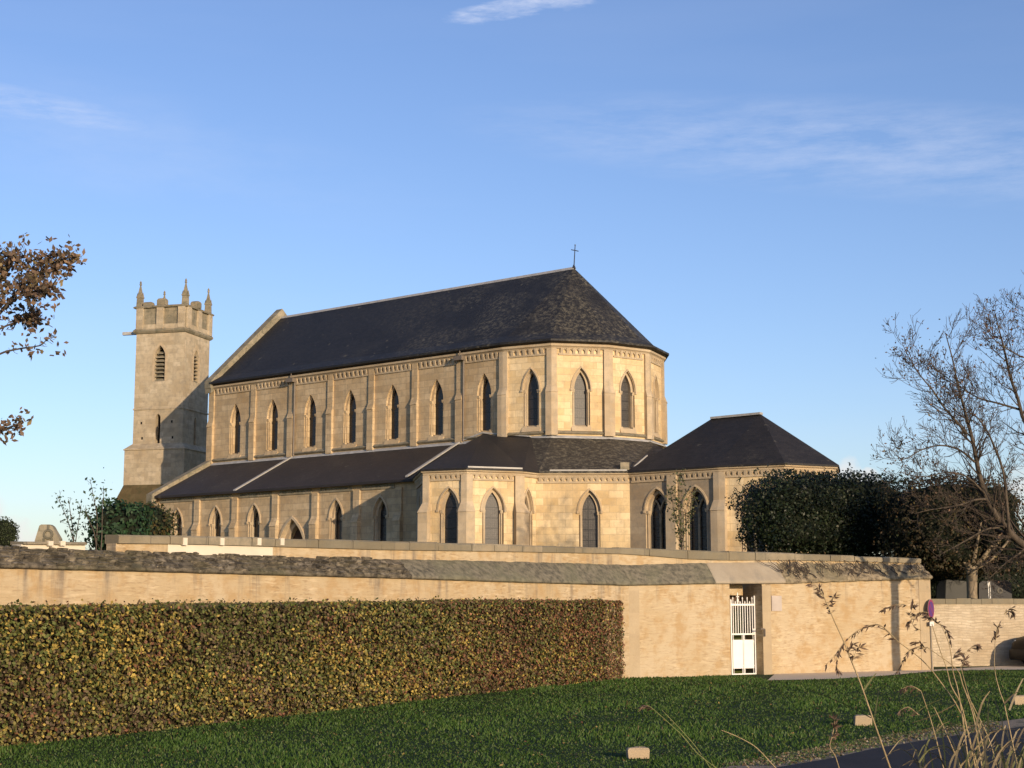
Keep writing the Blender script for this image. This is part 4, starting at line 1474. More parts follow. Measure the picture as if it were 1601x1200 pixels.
mb = MB()
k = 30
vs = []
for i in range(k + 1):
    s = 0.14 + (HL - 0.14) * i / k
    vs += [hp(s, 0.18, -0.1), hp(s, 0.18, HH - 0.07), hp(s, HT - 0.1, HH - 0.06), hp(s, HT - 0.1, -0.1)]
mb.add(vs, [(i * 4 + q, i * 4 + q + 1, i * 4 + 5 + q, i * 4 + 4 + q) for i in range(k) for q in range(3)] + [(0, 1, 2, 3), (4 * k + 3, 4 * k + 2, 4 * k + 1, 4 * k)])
mb.build('hedge_dark_core', 'hedge_core', hedge)  # solid core added; shade of the gaps between leaves is in its colour
rs = np.random.RandomState(3)


def hedge_leaves():
    nf, ntp, ne, nbk = 60000, 16000, 4500, 4000
    s = np.concatenate([rs.uniform(0, HL, nf) ** 1.0, rs.uniform(0, HL, ntp), rs.normal(0.07, 0.085, ne), rs.uniform(0, HL, nbk)])
    dep = np.abs(rs.normal(0, 0.10, nf))
    o = np.concatenate([dep - 0.02, rs.uniform(0, HT, ntp), rs.uniform(0, HT, ne), HT - np.abs(rs.normal(0, 0.07, nbk))])
    z = np.concatenate([rs.uniform(-0.02, HH, nf), HH - np.abs(rs.normal(0, 0.05, ntp)) + 0.02, rs.uniform(0, HH, ne), rs.uniform(0, HH, nbk)])
    # bulges, gaps and stray shoots
    bul = np.array([noise.noise(Vector((a * 0.8, c * 0.9, 3.3))) for a, c in zip(s, z)])
    o[:nf] += 0.07 * bul[:nf]
    b2 = np.array([noise.noise(Vector((a * 1.1, b * 1.6, 9.3))) for a, b in zip(s[nf:nf + ntp], o[nf:nf + ntp])])
    z[nf:nf + ntp] += 0.045 * b2
    st = rs.uniform(0, 1, ntp) < 0.04
    z[nf:nf + ntp][st] += rs.uniform(0.02, 0.09, st.sum())
    nrm = np.zeros((len(s), 3))
    nrm[:nf] = (HN.x, HN.y, 0.25)
    nrm[nf:nf + ntp] = (0, 0, 1)
    nrm[nf + ntp:nf + ntp + ne] = (HD.x, HD.y, 0.2)
    nrm[nf + ntp + ne:] = (-HN.x, -HN.y, 0.2)
    yy = H1.y - HD.y * s - HN.y * o
    gzz = np.array([gz(0, y) for y in yy])
    P = np.stack([-HD.x * s - HN.x * o, -HD.y * s - HN.y * o, z + gzz], 1)
    size = rs.uniform(0.045, 0.086, len(s))
    V = leaf_quads(rs, P, nrm, size, 0.75, 0.66)
    # colour: drifting patches of green, yellow, russet and brown
    n1 = np.array([noise.noise(Vector((a * 0.38, c * 0.9, 1.7))) + 0.5 * noise.noise(Vector((a * 1.3, c * 1.8, 7.7))) for a, c in zip(s, z)])
    n2 = np.array([noise.noise(Vector((a * 0.62 + 31, c * 1.0, 5.1))) for a, c in zip(s, z)])
    green = np.array((0.085, 0.098, 0.026))
    olive = np.array((0.165, 0.142, 0.044))
    yel = np.array((0.31, 0.225, 0.055))
    rus = np.array((0.165, 0.075, 0.040))
    brn = np.array((0.110, 0.076, 0.042))
    u = rs.uniform(0, 1, len(s))
    end = np.clip((10 - s) / 9, 0, 1)
    wr = np.clip(0.06 + 0.28 * n2 + 0.75 * end, 0.02, 1.0)
    wb_ = np.clip(0.26 - 0.35 * n1 + 0.15 * end + 0.12 * (z < 0.5), 0.06, 0.6)
    wy = np.clip(0.20 + 0.40 * n1 - 0.05 * end, 0.03, 0.55)
    wg = np.clip(0.36 + 0.15 * n1 - 0.4 * n2 + 0.22 * np.clip((z - 1.1) / 0.8, 0, 1), 0.06, 0.9)
    wo = np.full(len(s), 0.32)
    T = wr + wb_ + wy + wg + wo
    C = np.empty((len(s), 3))
    c1_, c2_, c3_, c4_ = wr / T, (wr + wb_) / T, (wr + wb_ + wy) / T, (wr + wb_ + wy + wg) / T
    for cond, col in ((u >= c4_, olive), ((u < c4_), green), ((u < c3_), yel), ((u < c2_), brn), ((u < c1_), rus)):
        C[cond] = col
    C *= 1.2 * (1 + rs.normal(0, 0.34, (len(s), 1))).clip(0.3, 2.0)
    return quads('hedge_leaves', V, C, 'leaf', hedge)


hedge_leaves()

# ------------------------------------------------------------------ lawn grass (nobody could count it)
def grass():
    n = 230000
    X = rs.uniform(-9.5, 17, n)
    Y = 17.5 + (47.5 - 17.5) * rs.uniform(0, 1, n) ** 1.55
    ok = np.abs(X) < Y * 0.345 + 0.5
    # in front of the hedge and the wall, off the verge, road and path
    hs = (X - H1.x) * HN.x + (Y - H1.y) * HN.y
    ahead = (X - H1.x) * HD.x + (Y - H1.y) * HD.y
    ok &= (hs > 0.02) | (ahead > 0.1)
    nl, nr = inw(DL), inw(DR)
    dl = (X - CW.x) * nl.x + (Y - CW.y) * nl.y
    dr_ = (X - CW.x) * nr.x + (Y - CW.y) * nr.y
    ok &= (dr_ < -0.02) & ((dl < -0.02) | (X > 3))
    vx, vy = np.array([p.x for p in verg]), np.array([p.y for p in verg])
    wob = np.array([noise.noise(Vector((x * 0.9, y * 0.9, 0))) for x, y in zip(X, Y)])
    ok &= Y > np.interp(X, vx, vy) + 0.30 * wob - 0.12
    px_, py_ = np.array([p.x for p in pa]), np.array([p.y for p in pa])
    ok &= ~((X > px_[0]) & (Y > np.interp(X, px_, py_) - 0.04 + 0.12 * wob))
    X, Y, wob = X[ok], Y[ok], wob[ok]
    n = len(X)
    Z = np.array([gz(0, y) for y in Y])
    patch = np.array([noise.noise(Vector((x * 0.55, y * 0.35, 4))) + 0.5 * noise.noise(Vector((x * 1.7, y * 1.1, 8))) for x, y in zip(X, Y)])
    h = rs.uniform(0.018, 0.048, n) * (1 + 0.9 * patch.clip(-0.6, 1.2)) * (1 + 0.35 * (rs.uniform(0, 1, n) < 0.04))
    w = 0.006 + Y * 0.00032
    a = rs.uniform(0, 2 * math.pi, n)
    lx, ly = rs.normal(0, 0.4, n) * h, rs.normal(0, 0.4, n) * h
    V = np.empty((n, 3, 3))
    V[:, 0] = np.stack([X - np.cos(a) * w, Y - np.sin(a) * w, Z], 1)
    V[:, 1] = np.stack([X + np.cos(a) * w, Y + np.sin(a) * w, Z], 1)
    V[:, 2] = np.stack([X + lx, Y + ly, Z + h], 1)
    C = pal(rs, n, [(0.035, 0.075, 0.012), (0.055, 0.10, 0.018), (0.085, 0.12, 0.028), (0.14, 0.14, 0.05), (0.12, 0.085, 0.04)], [4, 4, 1.2, 0.15, 0.05], 0.11)
    C *= 1.2 * (1 + 0.34 * patch[:, None]).clip(0.5, 1.5) * np.array((1.02, 1.0, 1.05))
    o = quads('grass', V, C, 'grass_blade')
    tag(o, 'short green lawn grass in front of the hedge and wall', 'grass', kind='stuff')
    # fallen leaves on the grass
    m = 900
    i = rs.choice(n, m)
    P = np.stack([X[i], Y[i], Z[i] + 0.03], 1)
    V = leaf_quads(rs, P, np.tile((0, 0, 1.0), (m, 1)), rs.uniform(0.03, 0.06, m), 0.35, 0.7)
    o = quads('fallen_leaves', V, pal(rs, m, [(0.25, 0.15, 0.05), (0.18, 0.09, 0.04), (0.33, 0.24, 0.08)], [1, 1, 1]), 'leaf')
    tag(o, 'small brown and yellow fallen leaves scattered over the lawn', 'fallen leaves', kind='stuff')

    # weeds, pebbles and dead leaves along the verge
    m = 5200
    i = rs.uniform(0.9, 5.6, m)
    k = i.astype(int)
    f = (i - k)[:, None]
    ve, ed = np.array([tuple(p) for p in verg]), np.array([tuple(p) for p in edge])
    a = ve[k] + (ve[k + 1] - ve[k]) * f
    b = ed[k] + (ed[k + 1] - ed[k]) * f
    t = rs.beta(1.0, 1.6, m)[:, None] * 1.25 - 0.25
    P = a + (b - a) * t
    P[:, 2] = [gz(0, y) + 0.02 for y in P[:, 1]]
    V = leaf_quads(rs, P, np.tile((0.1, -0.4, 0.8), (m, 1)), rs.uniform(0.02, 0.06, m), 0.5, 0.55)
    o = quads('verge_litter', V, pal(rs, m, [(0.10, 0.13, 0.04), (0.20, 0.15, 0.08), (0.13, 0.08, 0.04), (0.30, 0.25, 0.18), (0.07, 0.10, 0.03)], [3, 2, 2, 1.5, 3]), 'leaf')
    tag(o, 'weeds and dead leaves on the gravel strip along the road', 'weeds', kind='stuff')


grass()
# ------------------------------------------------------------------ vegetation
def blob_points(n, c, rad, seed, box=4.0, shell=0.35, lump=0.22, freq=1.3, rot=None):
    """Points near the surface of a lumpy superellipsoid, with outward normals."""
    r_ = np.random.RandomState(seed)
    d = r_.normal(0, 1, (n, 3))
    d /= np.linalg.norm(d, axis=1, keepdims=True)
    k = (np.abs(d) ** box).sum(1) ** (-1.0 / box)
    lum = np.array([noise.noise(Vector((x * freq * 1.6 + seed, y * freq * 1.6, z * freq * 1.6))) for x, y, z in d])
    rr = k * (1 + lump * lum) * (1 - shell * np.abs(r_.normal(0, 0.6, n)).clip(0, 1.6))
    P = d * rr[:, None] * np.asarray(rad)
    if rot is not None:
        ca, sa = math.cos(rot), math.sin(rot)
        P = np.stack([P[:, 0] * ca - P[:, 1] * sa, P[:, 0] * sa + P[:, 1] * ca, P[:, 2]], 1)
        d = np.stack([d[:, 0] * ca - d[:, 1] * sa, d[:, 0] * sa + d[:, 1] * ca, d[:, 2]], 1)
    return P + np.asarray(c), d


def core(name, c, rad, mat, par, seed=0, box=4.0, lump=0.2, rot=0.0, scale=0.78):
    mb = MB()
    nu, nv = 20, 12
    vs = []
    for j in range(nv + 1):
        th = math.pi * j / nv
        for i in range(nu):
            ph = 2 * math.pi * i / nu
            d = Vector((math.sin(th) * math.cos(ph), math.sin(th) * math.sin(ph), math.cos(th)))
            k = (abs(d.x) ** box + abs(d.y) ** box + abs(d.z) ** box) ** (-1 / box)
            k *= scale * (1 + lump * noise.noise(d * 2 + Vector((seed, 0, 0))))
            x, y, z = d.x * k * rad[0], d.y * k * rad[1], d.z * k * rad[2]
            vs.append((c[0] + x * math.cos(rot) - y * math.sin(rot), c[1] + x * math.sin(rot) + y * math.cos(rot), c[2] + z))
    mb.add(vs, [(j * nu + i, j * nu + (i + 1) % nu, (j + 1) * nu + (i + 1) % nu, (j + 1) * nu + i) for j in range(nv) for i in range(nu)])
    return mb.build(name, mat, par, True)


def shrub(name, label, cat, c, rad, n, size, cols, wts, seed, base, box=3.0, rot=0.0, mat='leaf', group=None, shell=0.35, lump=0.22, coremat='dark_core', shoots=0, corename='light_blocker', cscale=0.78):
    root = empty(name, base)
    tag(root, label, cat, group)
    lc = Vector(c) - Vector(base)
    P, d = blob_points(n, lc, rad, seed, box, shell, lump, 1.3, rot)
    r_ = np.random.RandomState(seed + 50)
    if shoots:
        q, dd = blob_points(shoots, lc, rad, seed + 9, box, 0.02, lump, 1.3, rot)
        keep = dd[:, 2] > 0.05
        q, dd = q[keep], dd[keep]
        q2 = []
        for p in q:
            L = r_.uniform(0.1, 0.34)
            for t in np.linspace(0, 1, 7):
                q2.append(p + np.array((r_.normal(0, .035), r_.normal(0, .035), L * t)))
        q2 = np.array(q2)
        P = np.concatenate([P, q2])
        d = np.concatenate([d, np.tile((0, -0.3, 0.8), (len(q2), 1))])
    V = leaf_quads(r_, P, d, r_.uniform(size * 0.6, size * 1.3, len(P)), 0.6, 0.62)
    quads('foliage', V, pal(r_, len(P), cols, wts, 0.3), mat, root)
    core(corename, lc, rad, coremat, root, seed, box, lump, rot, cscale)  # solid dark core added inside the foliage to block light
    return root


RD = math.atan2(DR.y, DR.x)
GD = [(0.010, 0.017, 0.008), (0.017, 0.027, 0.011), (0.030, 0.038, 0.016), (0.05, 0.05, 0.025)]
c = at(1293, 808, 54)
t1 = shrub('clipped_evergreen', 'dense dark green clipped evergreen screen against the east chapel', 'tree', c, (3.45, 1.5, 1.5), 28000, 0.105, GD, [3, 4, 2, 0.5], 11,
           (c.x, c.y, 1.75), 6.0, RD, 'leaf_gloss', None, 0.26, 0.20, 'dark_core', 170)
mb = MB()
mb.tube([(0.2 * DR.x, 0.2 * DR.y, -0.1), (0.2 * DR.x, 0.2 * DR.y, 2.2)], [0.16, 0.13], 8)
mb.build('trunk', 'bark_dark', t1)
c = at(1496, 822, 51.5)
base = at(1520, 935, 50.5)
BR = [(0.05, 0.042, 0.020), (0.075, 0.055, 0.026), (0.035, 0.04, 0.016), (0.11, 0.07, 0.035)]
t2 = shrub('pollarded_tree', 'pollarded tree with pale knobbly trunk and clipped brownish crown behind the low wall', 'tree', c, (2.6, 1.5, 1.62), 16000, 0.10, BR, [3, 3, 2, 0.8], 12,
           (base.x, base.y, 1.75), 7.0, RD, 'leaf', None, 0.35, 0.14, 'dark_core', 70)
mb = MB()
mb.tube([(0, 0, -0.1), (0.0, 0, 0.5), (0.02, 0, 1.05), (-0.02, 0, 1.25), (0.02, 0.05, 1.5)], [0.18, 0.165, 0.18, 0.24, 0.20], 10)
for k in range(9):
    a = k * 0.75 + 0.3
    e = Vector((math.cos(a) * 0.9, math.sin(a) * 0.5, 1.55 + 0.5 * rnd.random()))
    mb.tube([(0, 0, 1.2), e * 0.5 + Vector((0, 0, 0.55)), e, e + Vector((math.cos(a) * 0.6, math.sin(a) * 0.4, 0.7))], [0.10, 0.075, 0.05, 0.02], 6)
mb.build('trunk', 'bark_pale', t2, True)
c = at(1520, 890, 55)  # leafy backdrop added; its near-black colour is the shade behind the graves
shrub('shade_backdrop', 'very dark leafy backdrop added for the black shade behind the gravestones', 'hedge', c, (4.2, 0.8, 1.5), 14000, 0.10, GD[:3], [4, 3, 1], 13, (c.x, c.y, 1.75), 5.0, RD, 'leaf_gloss', None, 0.2, 0.15)

# left hand shrubs behind the wall
c = at(186, 828, 40)
shrub('leafy_bush', 'dark green bush rising above the wall left of the church', 'bush', c, (0.82, 0.8, 0.78), 2600, 0.13, [(0.02, 0.05, 0.02), (0.035, 0.075, 0.03), (0.05, 0.09, 0.04)], [3, 3, 1], 21, (c.x, c.y, 1.75), 2.4, 0, 'leaf', None, 0.4, 0.35)
c = at(226, 826, 44)
shrub('rusty_bush', 'brownish green bush against the foot of the tower', 'bush', c, (0.85, 0.8, 0.72), 2400, 0.11, [(0.05, 0.05, 0.015), (0.03, 0.05, 0.018), (0.09, 0.06, 0.02)], [3, 2, 1.4], 22, (c.x, c.y, 1.75), 2.4, 0, 'leaf', None, 0.4, 0.35)
c = at(6, 836, 55)
shrub('conifer', 'small dark rounded conifer at the left edge above the wall', 'tree', c, (0.52, 0.5, 0.62), 3200, 0.06, [(0.04, 0.055, 0.02), (0.06, 0.075, 0.03), (0.03, 0.04, 0.015)], [2, 2, 2], 23, (c.x, c.y, 1.75), 2.4, 0, 'leaf', None, 0.25, 0.2)


class Tree:
    """Collects limbs, twigs and leaves of one tree."""

    def __init__(self, name, label, cat, base, seed, bark_='bark_dark', twig='twig'):
        self.root = empty(name, base)
        tag(self.root, label, cat)
        self.b = Vector(base)
        self.r = random.Random(seed)
        self.trunk, self.limbs, self.twigs = MB(), MB(), MB()
        self.leafpts = []
        self.bark, self.twig = bark_, twig

    def limb(self, pts, r0, r1, mb=None, sides=7, sub=3):
        pts = [Vector(p) - self.b for p in pts]
        out = []
        for i in range(len(pts) - 1):
            p0, p1, p2, p3 = pts[max(0, i - 1)], pts[i], pts[i + 1], pts[min(len(pts) - 1, i + 2)]
            for k in range(sub):
                t = k / sub
                out.append(0.5 * ((2 * p1) + (p2 - p0) * t + (2 * p0 - 5 * p1 + 4 * p2 - p3) * t * t + (3 * p1 - p0 - 3 * p2 + p3) * t ** 3))
        out.append(pts[-1])
        n = len(out)
        rad = [r0 + (r1 - r0) * (i / (n - 1)) ** 0.8 for i in range(n)]
        (mb or self.limbs).tube(out, rad, sides)
        return out, rad

    def grow(self, p, d, L, r, lvl, up=0.12, rmin=0.006, leafy=0.0):
        n = 5
        pts = [p.copy()]
        d = d.normalized()
        R_ = self.r
        for i in range(n):
            d = (d + Vector((R_.gauss(0, .10), R_.gauss(0, .10), R_.gauss(0, .08) + up))).normalized()
            pts.append(pts[-1] + d * (L / n))
        rad = [max(rmin, r * (1 - 0.75 * i / n)) for i in range(n + 1)]
        self.twigs.tube(pts, rad, 4 if lvl else 3, False)
        if leafy:
            for q in pts[2:]:
                if R_.random() < leafy:
                    self.leafpts.append(q + Vector((R_.gauss(0, .05), R_.gauss(0, .05), R_.gauss(0, .05))))
        if lvl > 0:
            m = R_.choice((3, 4, 4, 5))
            for k in range(m):
                i = 1 + int(R_.random() * (n - 0.01))
                dd = (pts[i] - pts[i - 1]).normalized()
                side = dd.cross(Vector((R_.gauss(0, 1), R_.gauss(0, 1), R_.gauss(0, 1)))).normalized()
                self.grow(pts[i], dd * 0.8 + side * R_.uniform(0.55, 0.95), L * R_.uniform(0.38, 0.65), max(rmin, rad[i] * 0.65), lvl - 1, up, rmin, leafy)

    def sprout(self, line, m, L, lvl=2, lo=0.15, up=0.12, rmin=0.006, leafy=0.0, bias=None):
        pts, rad = line
        n = len(pts)
        for k in range(m):
            t = lo + (1 - lo) * (k + self.r.random()) / m
            i = min(n - 2, int(t * (n - 1)))
            dd = (pts[i + 1] - pts[i]).normalized()
            side = dd.cross(Vector((self.r.gauss(0, 1), self.r.gauss(0, 1), self.r.gauss(0, 1)))).normalized()
            if bias is not None:
                side = (side + bias * 0.5).normalized()
            self.grow(pts[i], dd * 0.75 + side * self.r.uniform(0.6, 1.0), L * self.r.uniform(0.55, 1.1) * (1.15 - 0.5 * t), max(rmin, rad[i] * 0.45), lvl, up, rmin, leafy)

    def finish(self, leafcols=None, wts=None, size=0.08, limbs_mat=None, per=1):
        if self.trunk.v:
            self.trunk.build('trunk', self.bark, self.root, True)
        if self.limbs.v:
            self.limbs.build('limbs', limbs_mat or self.bark, self.root, True)
        if self.twigs.v and self.twigs is not self.limbs:
            self.twigs.build('twigs', self.twig, self.root)
        if self.leafpts and leafcols:
            r_ = np.random.RandomState(5)
            P = np.repeat(np.array([tuple(q) for q in self.leafpts]), per, 0)
            P += r_.normal(0, size * 0.45 * (per > 1), P.shape)
            V = leaf_quads(r_, P, np.tile((0.2, -0.5, 0.3), (len(P), 1)), r_.uniform(size * 0.6, size * 1.3, len(P)), 0.9, 0.55)
            quads('leaves', V, pal(r_, len(P), leafcols, wts), 'leaf', self.root)


# bare autumn tree on the right; its trunk stands outside the frame and shades the wall
TB = Vector((14.75, 36.9, gz(0, 36.9) - 0.05))
bt_ = Tree('bare_tree', 'nearly bare tree reaching in with upright twigs at the upper right edge', 'tree', TB, 4, 'bark_mid')
Dp = 37.2
lt_ = None
A = lambda l, d0=Dp, d1=None: [at(x, y, d0 + ((d1 or d0) - d0) * i / (len(l) - 1)) for i, (x, y) in enumerate(l)]
bt_.limb([TB, TB + Vector((0.0, 0.0, 1.2)), TB + Vector((-0.04, 0.02, 2.5)), TB + Vector((0.02, 0.0, 3.6)), TB + Vector((-0.05, 0.05, 5.2))], 0.18, 0.14, bt_.trunk, 10)
tp = lambda z: TB + Vector((-0.02, 0.02, z))
TL = at(1700, 960, 50.0)
TL.z = 1.72
lt_ = Tree('leaning_tree', 'bare tree with a pale leaning limb and thin twigs in front of the pollarded tree', 'tree', TL, 14, 'bark_mid')
ll = []
ll.append((lt_.limb([TL, TL + Vector((-0.25, -0.05, 0.7))] + A([(1660, 893), (1632, 870), (1601, 852), (1578, 832), (1557, 805), (1543, 780), (1532, 745), (1526, 715), (1520, 685), (1512, 655), (1503, 622), (1496, 595), (1489, 560), (1478, 520)], 49.7, 48.4), 0.18, 0.013, lt_.trunk, 9), 34, 1.75))
ll.append((lt_.limb(A([(1512, 678), (1492, 655), (1475, 635), (1460, 612), (1440, 588), (1422, 560), (1410, 535)], 48.6, 47.8), 0.048, 0.009), 17, 1.3))
ll.append((lt_.limb(A([(1524, 722), (1500, 703), (1470, 696), (1440, 703), (1412, 718), (1392, 700)], 48.7, 48.0), 0.04, 0.009), 15, 1.1))
ll.append((lt_.limb(A([(1578, 833), (1574, 785), (1568, 735), (1552, 692), (1540, 668), (1525, 650), (1505, 640), (1480, 610)], 49.0, 49.6), 0.058, 0.009), 17, 1.3))
ll.append((lt_.limb(A([(1543, 780), (1525, 781), (1505, 788), (1480, 793), (1452, 797), (1430, 803)], 48.8, 48.0), 0.042, 0.009), 13, 1.0))
ll.append((lt_.limb(A([(1562, 824), (1540, 828), (1515, 842), (1490, 856), (1465, 869)], 49.0, 48.4), 0.042, 0.010), 8, 0.8))
ll.append((lt_.limb(A([(1540, 772), (1512, 745), (1480, 738), (1450, 745), (1420, 742)], 48.8, 48.2), 0.036, 0.008), 13, 1.0))
ll.append((lt_.limb(A([(1605, 855), (1590, 868), (1572, 880), (1558, 893), (1545, 905)], 49.2, 48.8), 0.04, 0.012), 12, 0.8))
for ln, m, L in ll:
    lt_.sprout(ln, int(m * 1.45), L, 2, 0.12, 0.10, 0.0060, 0.045)
for ln, m, L in ll[:4]:
    pts = ln[0]
    for k in range(13):
        q = pts[int(len(pts) * lt_.r.uniform(0.6, 0.99))]
        for j in range(9):
            lt_.leafpts.append(q + Vector((lt_.r.gauss(0, .38), lt_.r.gauss(0, .38), lt_.r.gauss(0, .3))))
LC_ = [(0.11, 0.065, 0.04), (0.16, 0.095, 0.06), (0.07, 0.055, 0.03), (0.20, 0.15, 0.05)]
lt_.finish(LC_, [3, 2, 2, 0.5], 0.095)

lines = []
lines.append((bt_.limb([tp(4.0)] + A([(1700, 770), (1650, 720), (1605, 665), (1592, 625), (1580, 590), (1572, 555), (1566, 530), (1560, 508), (1556, 490)], 36.9, 37.6), 0.075, 0.009), 22, 1.1))
lines.append((bt_.limb(A([(1594, 640), (1560, 630), (1530, 622), (1500, 603), (1470, 582), (1448, 560)], 37.2, 37.9), 0.03, 0.007), 16, 0.9))
lines.append((bt_.limb([tp(4.9)] + A([(1720, 640), (1670, 560), (1635, 540), (1612, 510), (1602, 480)], 36.9, 37.3), 0.075, 0.010), 18, 1.0))
lines.append((bt_.limb(A([(1650, 540), (1610, 560), (1575, 545), (1552, 528), (1538, 505)], 37.0, 36.5), 0.028, 0.007), 11, 0.75))
lines.append((bt_.limb([tp(5.1)] + A([(1760, 600), (1750, 500), (1735, 400), (1700, 320)], 36.9, 37.3), 0.12, 0.03), 10, 1.2))
lines.append((bt_.limb([tp(3.9), tp(4.2) + Vector((0.9, 0.5, 0.6)), tp(5.5) + Vector((1.9, 0.8, 0.6)), tp(7.5) + Vector((2.3, 0.8, 0.6))], 0.10, 0.03), 10, 1.2))
for ln, m, L in lines:
    bt_.sprout(ln, int(m * 1.45), L, 2, 0.12, 0.10, 0.0047, 0.045)
for ln, m, L in lines[:4]:
    pts = ln[0]
    for k in range(15):
        q = pts[int(len(pts) * bt_.r.uniform(0.5, 0.99))]
        for j in range(8):
            bt_.leafpts.append(q + Vector((bt_.r.gauss(0, .28), bt_.r.gauss(0, .28), bt_.r.gauss(0, .22))))
bt_.finish(LC_, [3, 2, 2, 0.5], 0.075)

# oak branch reaching in from the left
OB = Vector((-6.6, 13.2, gz(0, 13.2) - 0.05))
ok_ = Tree('oak_tree', 'oak branches with brown autumn leaves reaching in from the left edge', 'tree', OB, 9, 'bark_dark')
ok_.limb([OB, OB + Vector((0, 0, 2)), OB + Vector((0.05, 0, 4)), OB + Vector((0.0, 0, 6.5))], 0.2, 0.12, ok_.trunk, 10)
otp = lambda z: OB + Vector((0.02, 0, z))
ok_.twigs = ok_.limbs
ol = []
ol.append((ok_.limb([otp(3.4)] + A([(-140, 600), (-60, 540), (-10, 500), (30, 452), (56, 432), (78, 416), (96, 402)], 13.0), 0.028, 0.003), 18, 0.22))
ol.append((ok_.limb([otp(3.7)] + A([(-140, 560), (-50, 500), (-5, 440), (10, 418), (20, 398)], 13.2), 0.028, 0.003), 16, 0.22))
ol.append((ok_.limb(A([(-12, 500), (20, 470), (45, 458), (62, 456), (74, 450)], 13.0, 12.7), 0.014, 0.003), 7, 0.14))
ol.append((ok_.limb(A([(-60, 540), (-15, 520), (20, 505), (40, 500), (48, 493)], 13.0, 13.3), 0.014, 0.003), 6, 0.13))
low = ok_.limb([otp(2.9)] + A([(-160, 640), (-60, 590), (-5, 555), (30, 545), (62, 540), (74, 530), (88, 526)], 13.0, 12.8), 0.016, 0.0025)
ol2 = (ok_.limb([otp(2.2)] + A([(-160, 720), (-60, 690), (-10, 678), (15, 668), (32, 660)], 13.0), 0.03, 0.004), 5, 0.1)
for ln, m, L in ol:
    ok_.sprout(ln, m, L, 1, 0.45, 0.05, 0.0022, 0.6)
    for q in ln[0][len(ln[0]) // 2:]:
        for j in range(3):
            ok_.leafpts.append(q + Vector((ok_.r.gauss(0, .035), ok_.r.gauss(0, .035), ok_.r.gauss(0, .035))))
ok_.sprout(low, 9, 0.12, 0, 0.5, 0.05, 0.002, 0.35)
for q in ol2[0][0][-6:]:
    for j in range(7):
        ok_.leafpts.append(q + Vector((ok_.r.gauss(0, .04), ok_.r.gauss(0, .04), ok_.r.gauss(0, .035))))
ok_.finish([(0.15, 0.098, 0.062), (0.20, 0.13, 0.08), (0.10, 0.075, 0.048), (0.22, 0.17, 0.08)], [3, 2, 2, 1], 0.058, None, 3)

# saplings
for nm, lab, xs, Dd, cols, n, sz in (
        ('sapling', 'thin bluish green sapling with sparse leaves beside the carved stone', [[(116, 862), (108, 820), (98, 795), (90, 774)], [(116, 862), (112, 815), (107, 780)], [(117, 860), (122, 820), (127, 788)]], 40, [(0.05, 0.09, 0.06), (0.08, 0.12, 0.085)], 5, 0.10),
        ('sapling', 'tall thin shoots with a few leaves above the dark green bush', [[(150, 862), (152, 810), (146, 775), (141, 750)], [(158, 860), (160, 800), (163, 764)], [(150, 850), (140, 815), (132, 795)]], 39, [(0.05, 0.09, 0.05), (0.08, 0.12, 0.07)], 5, 0.10),
        ('sapling', 'small leafy sapling in front of the twin lancet windows', [[(1066, 866), (1064, 820), (1060, 780), (1063, 742)], [(1065, 850), (1054, 800), (1049, 765)], [(1066, 850), (1078, 805), (1081, 770)]], 52, [(0.11, 0.12, 0.05), (0.16, 0.14, 0.06), (0.07, 0.09, 0.035)], 26, 0.11)):
    b0 = at(xs[0][0][0], xs[0][0][1], Dd)
    b0.z = 1.72
    t = Tree(nm, lab, 'sapling', b0, int(xs[0][0][0]), 'bark_dark')
    for l in xs:
        ln = t.limb([b0] + A(l, Dd, Dd - 0.3), 0.022, 0.006, None, 5)
        t.sprout(ln, 7, 0.35, 0, 0.3, 0.1, 0.005, 0.4)
        for q in ln[0][4:]:
            for j in range(n):
                t.leafpts.append(q + Vector((t.r.gauss(0, .12), t.r.gauss(0, .12), t.r.gauss(0, .10))))
    t.finish(cols, [1] * len(cols), sz)

# ------------------------------------------------------------------ graves, stones, sign, car
def slab(name, label, cat, pts, D, thick, mat, yaw=0.0, z0=1.7):
    """Upright stone: outline in photo pixels turned into its real size at distance D."""
    P = [at(x, y, D) for x, y in pts]
    c = sum(P, Vector()) / len(P)
    root = empty(name, (c.x, c.y, z0), yaw)
    tag(root, label, cat)
    mb = MB()
    k = len(P)
    zmin = min(p.z for p in P)
    vs = [(p.x - c.x, -thick / 2, (z0 - 0.05 if p.z < zmin + 0.02 else p.z) - z0) for p in P] + [(p.x - c.x, thick / 2, (z0 - 0.05 if p.z < zmin + 0.02 else p.z) - z0) for p in P]
    mb.add(vs, [tuple(range(k)), tuple(range(2 * k - 1, k - 1, -1))] + [(i, k + i, k + (i + 1) % k, (i + 1) % k) for i in range(k)])
    mb.build('stone', mat, root)
    return root, c


stone('carving_stone', (0.15, 0.14, 0.105), (0.22, 0.195, 0.14), (0.12, 0.11, 0.085), (0.10, 0.10, 0.07), 3, 3, 0, 0.001, 0.6, 0.5, 0.3)
flat('dark_granite', (0.013, 0.013, 0.009), 0.5, 0.4, 0, 0.4, 3)
flat('slate_grave', (0.013, 0.012, 0.013), 0.5, 0.3, 0, 0.3, 4)
flat('emblem', (0.10, 0.09, 0.07), 0.6, 0.3)
slab('gravestone', 'dark mossy gravestone with a rounded corner left of the pollarded trunk', 'gravestone',
     [(1463, 940), (1464, 917), (1468, 909), (1478, 906), (1500, 907), (1512, 909), (1513, 940)], 51.8, 0.12, 'dark_granite')
g2, cg = slab('gravestone', 'dark slate gravestone with a small pale ring emblem right of the pollarded trunk', 'gravestone',
              [(1529, 940), (1530, 912), (1535, 908), (1574, 907), (1580, 911), (1582, 940)], 51.8, 0.12, 'slate_grave')
mb = MB()
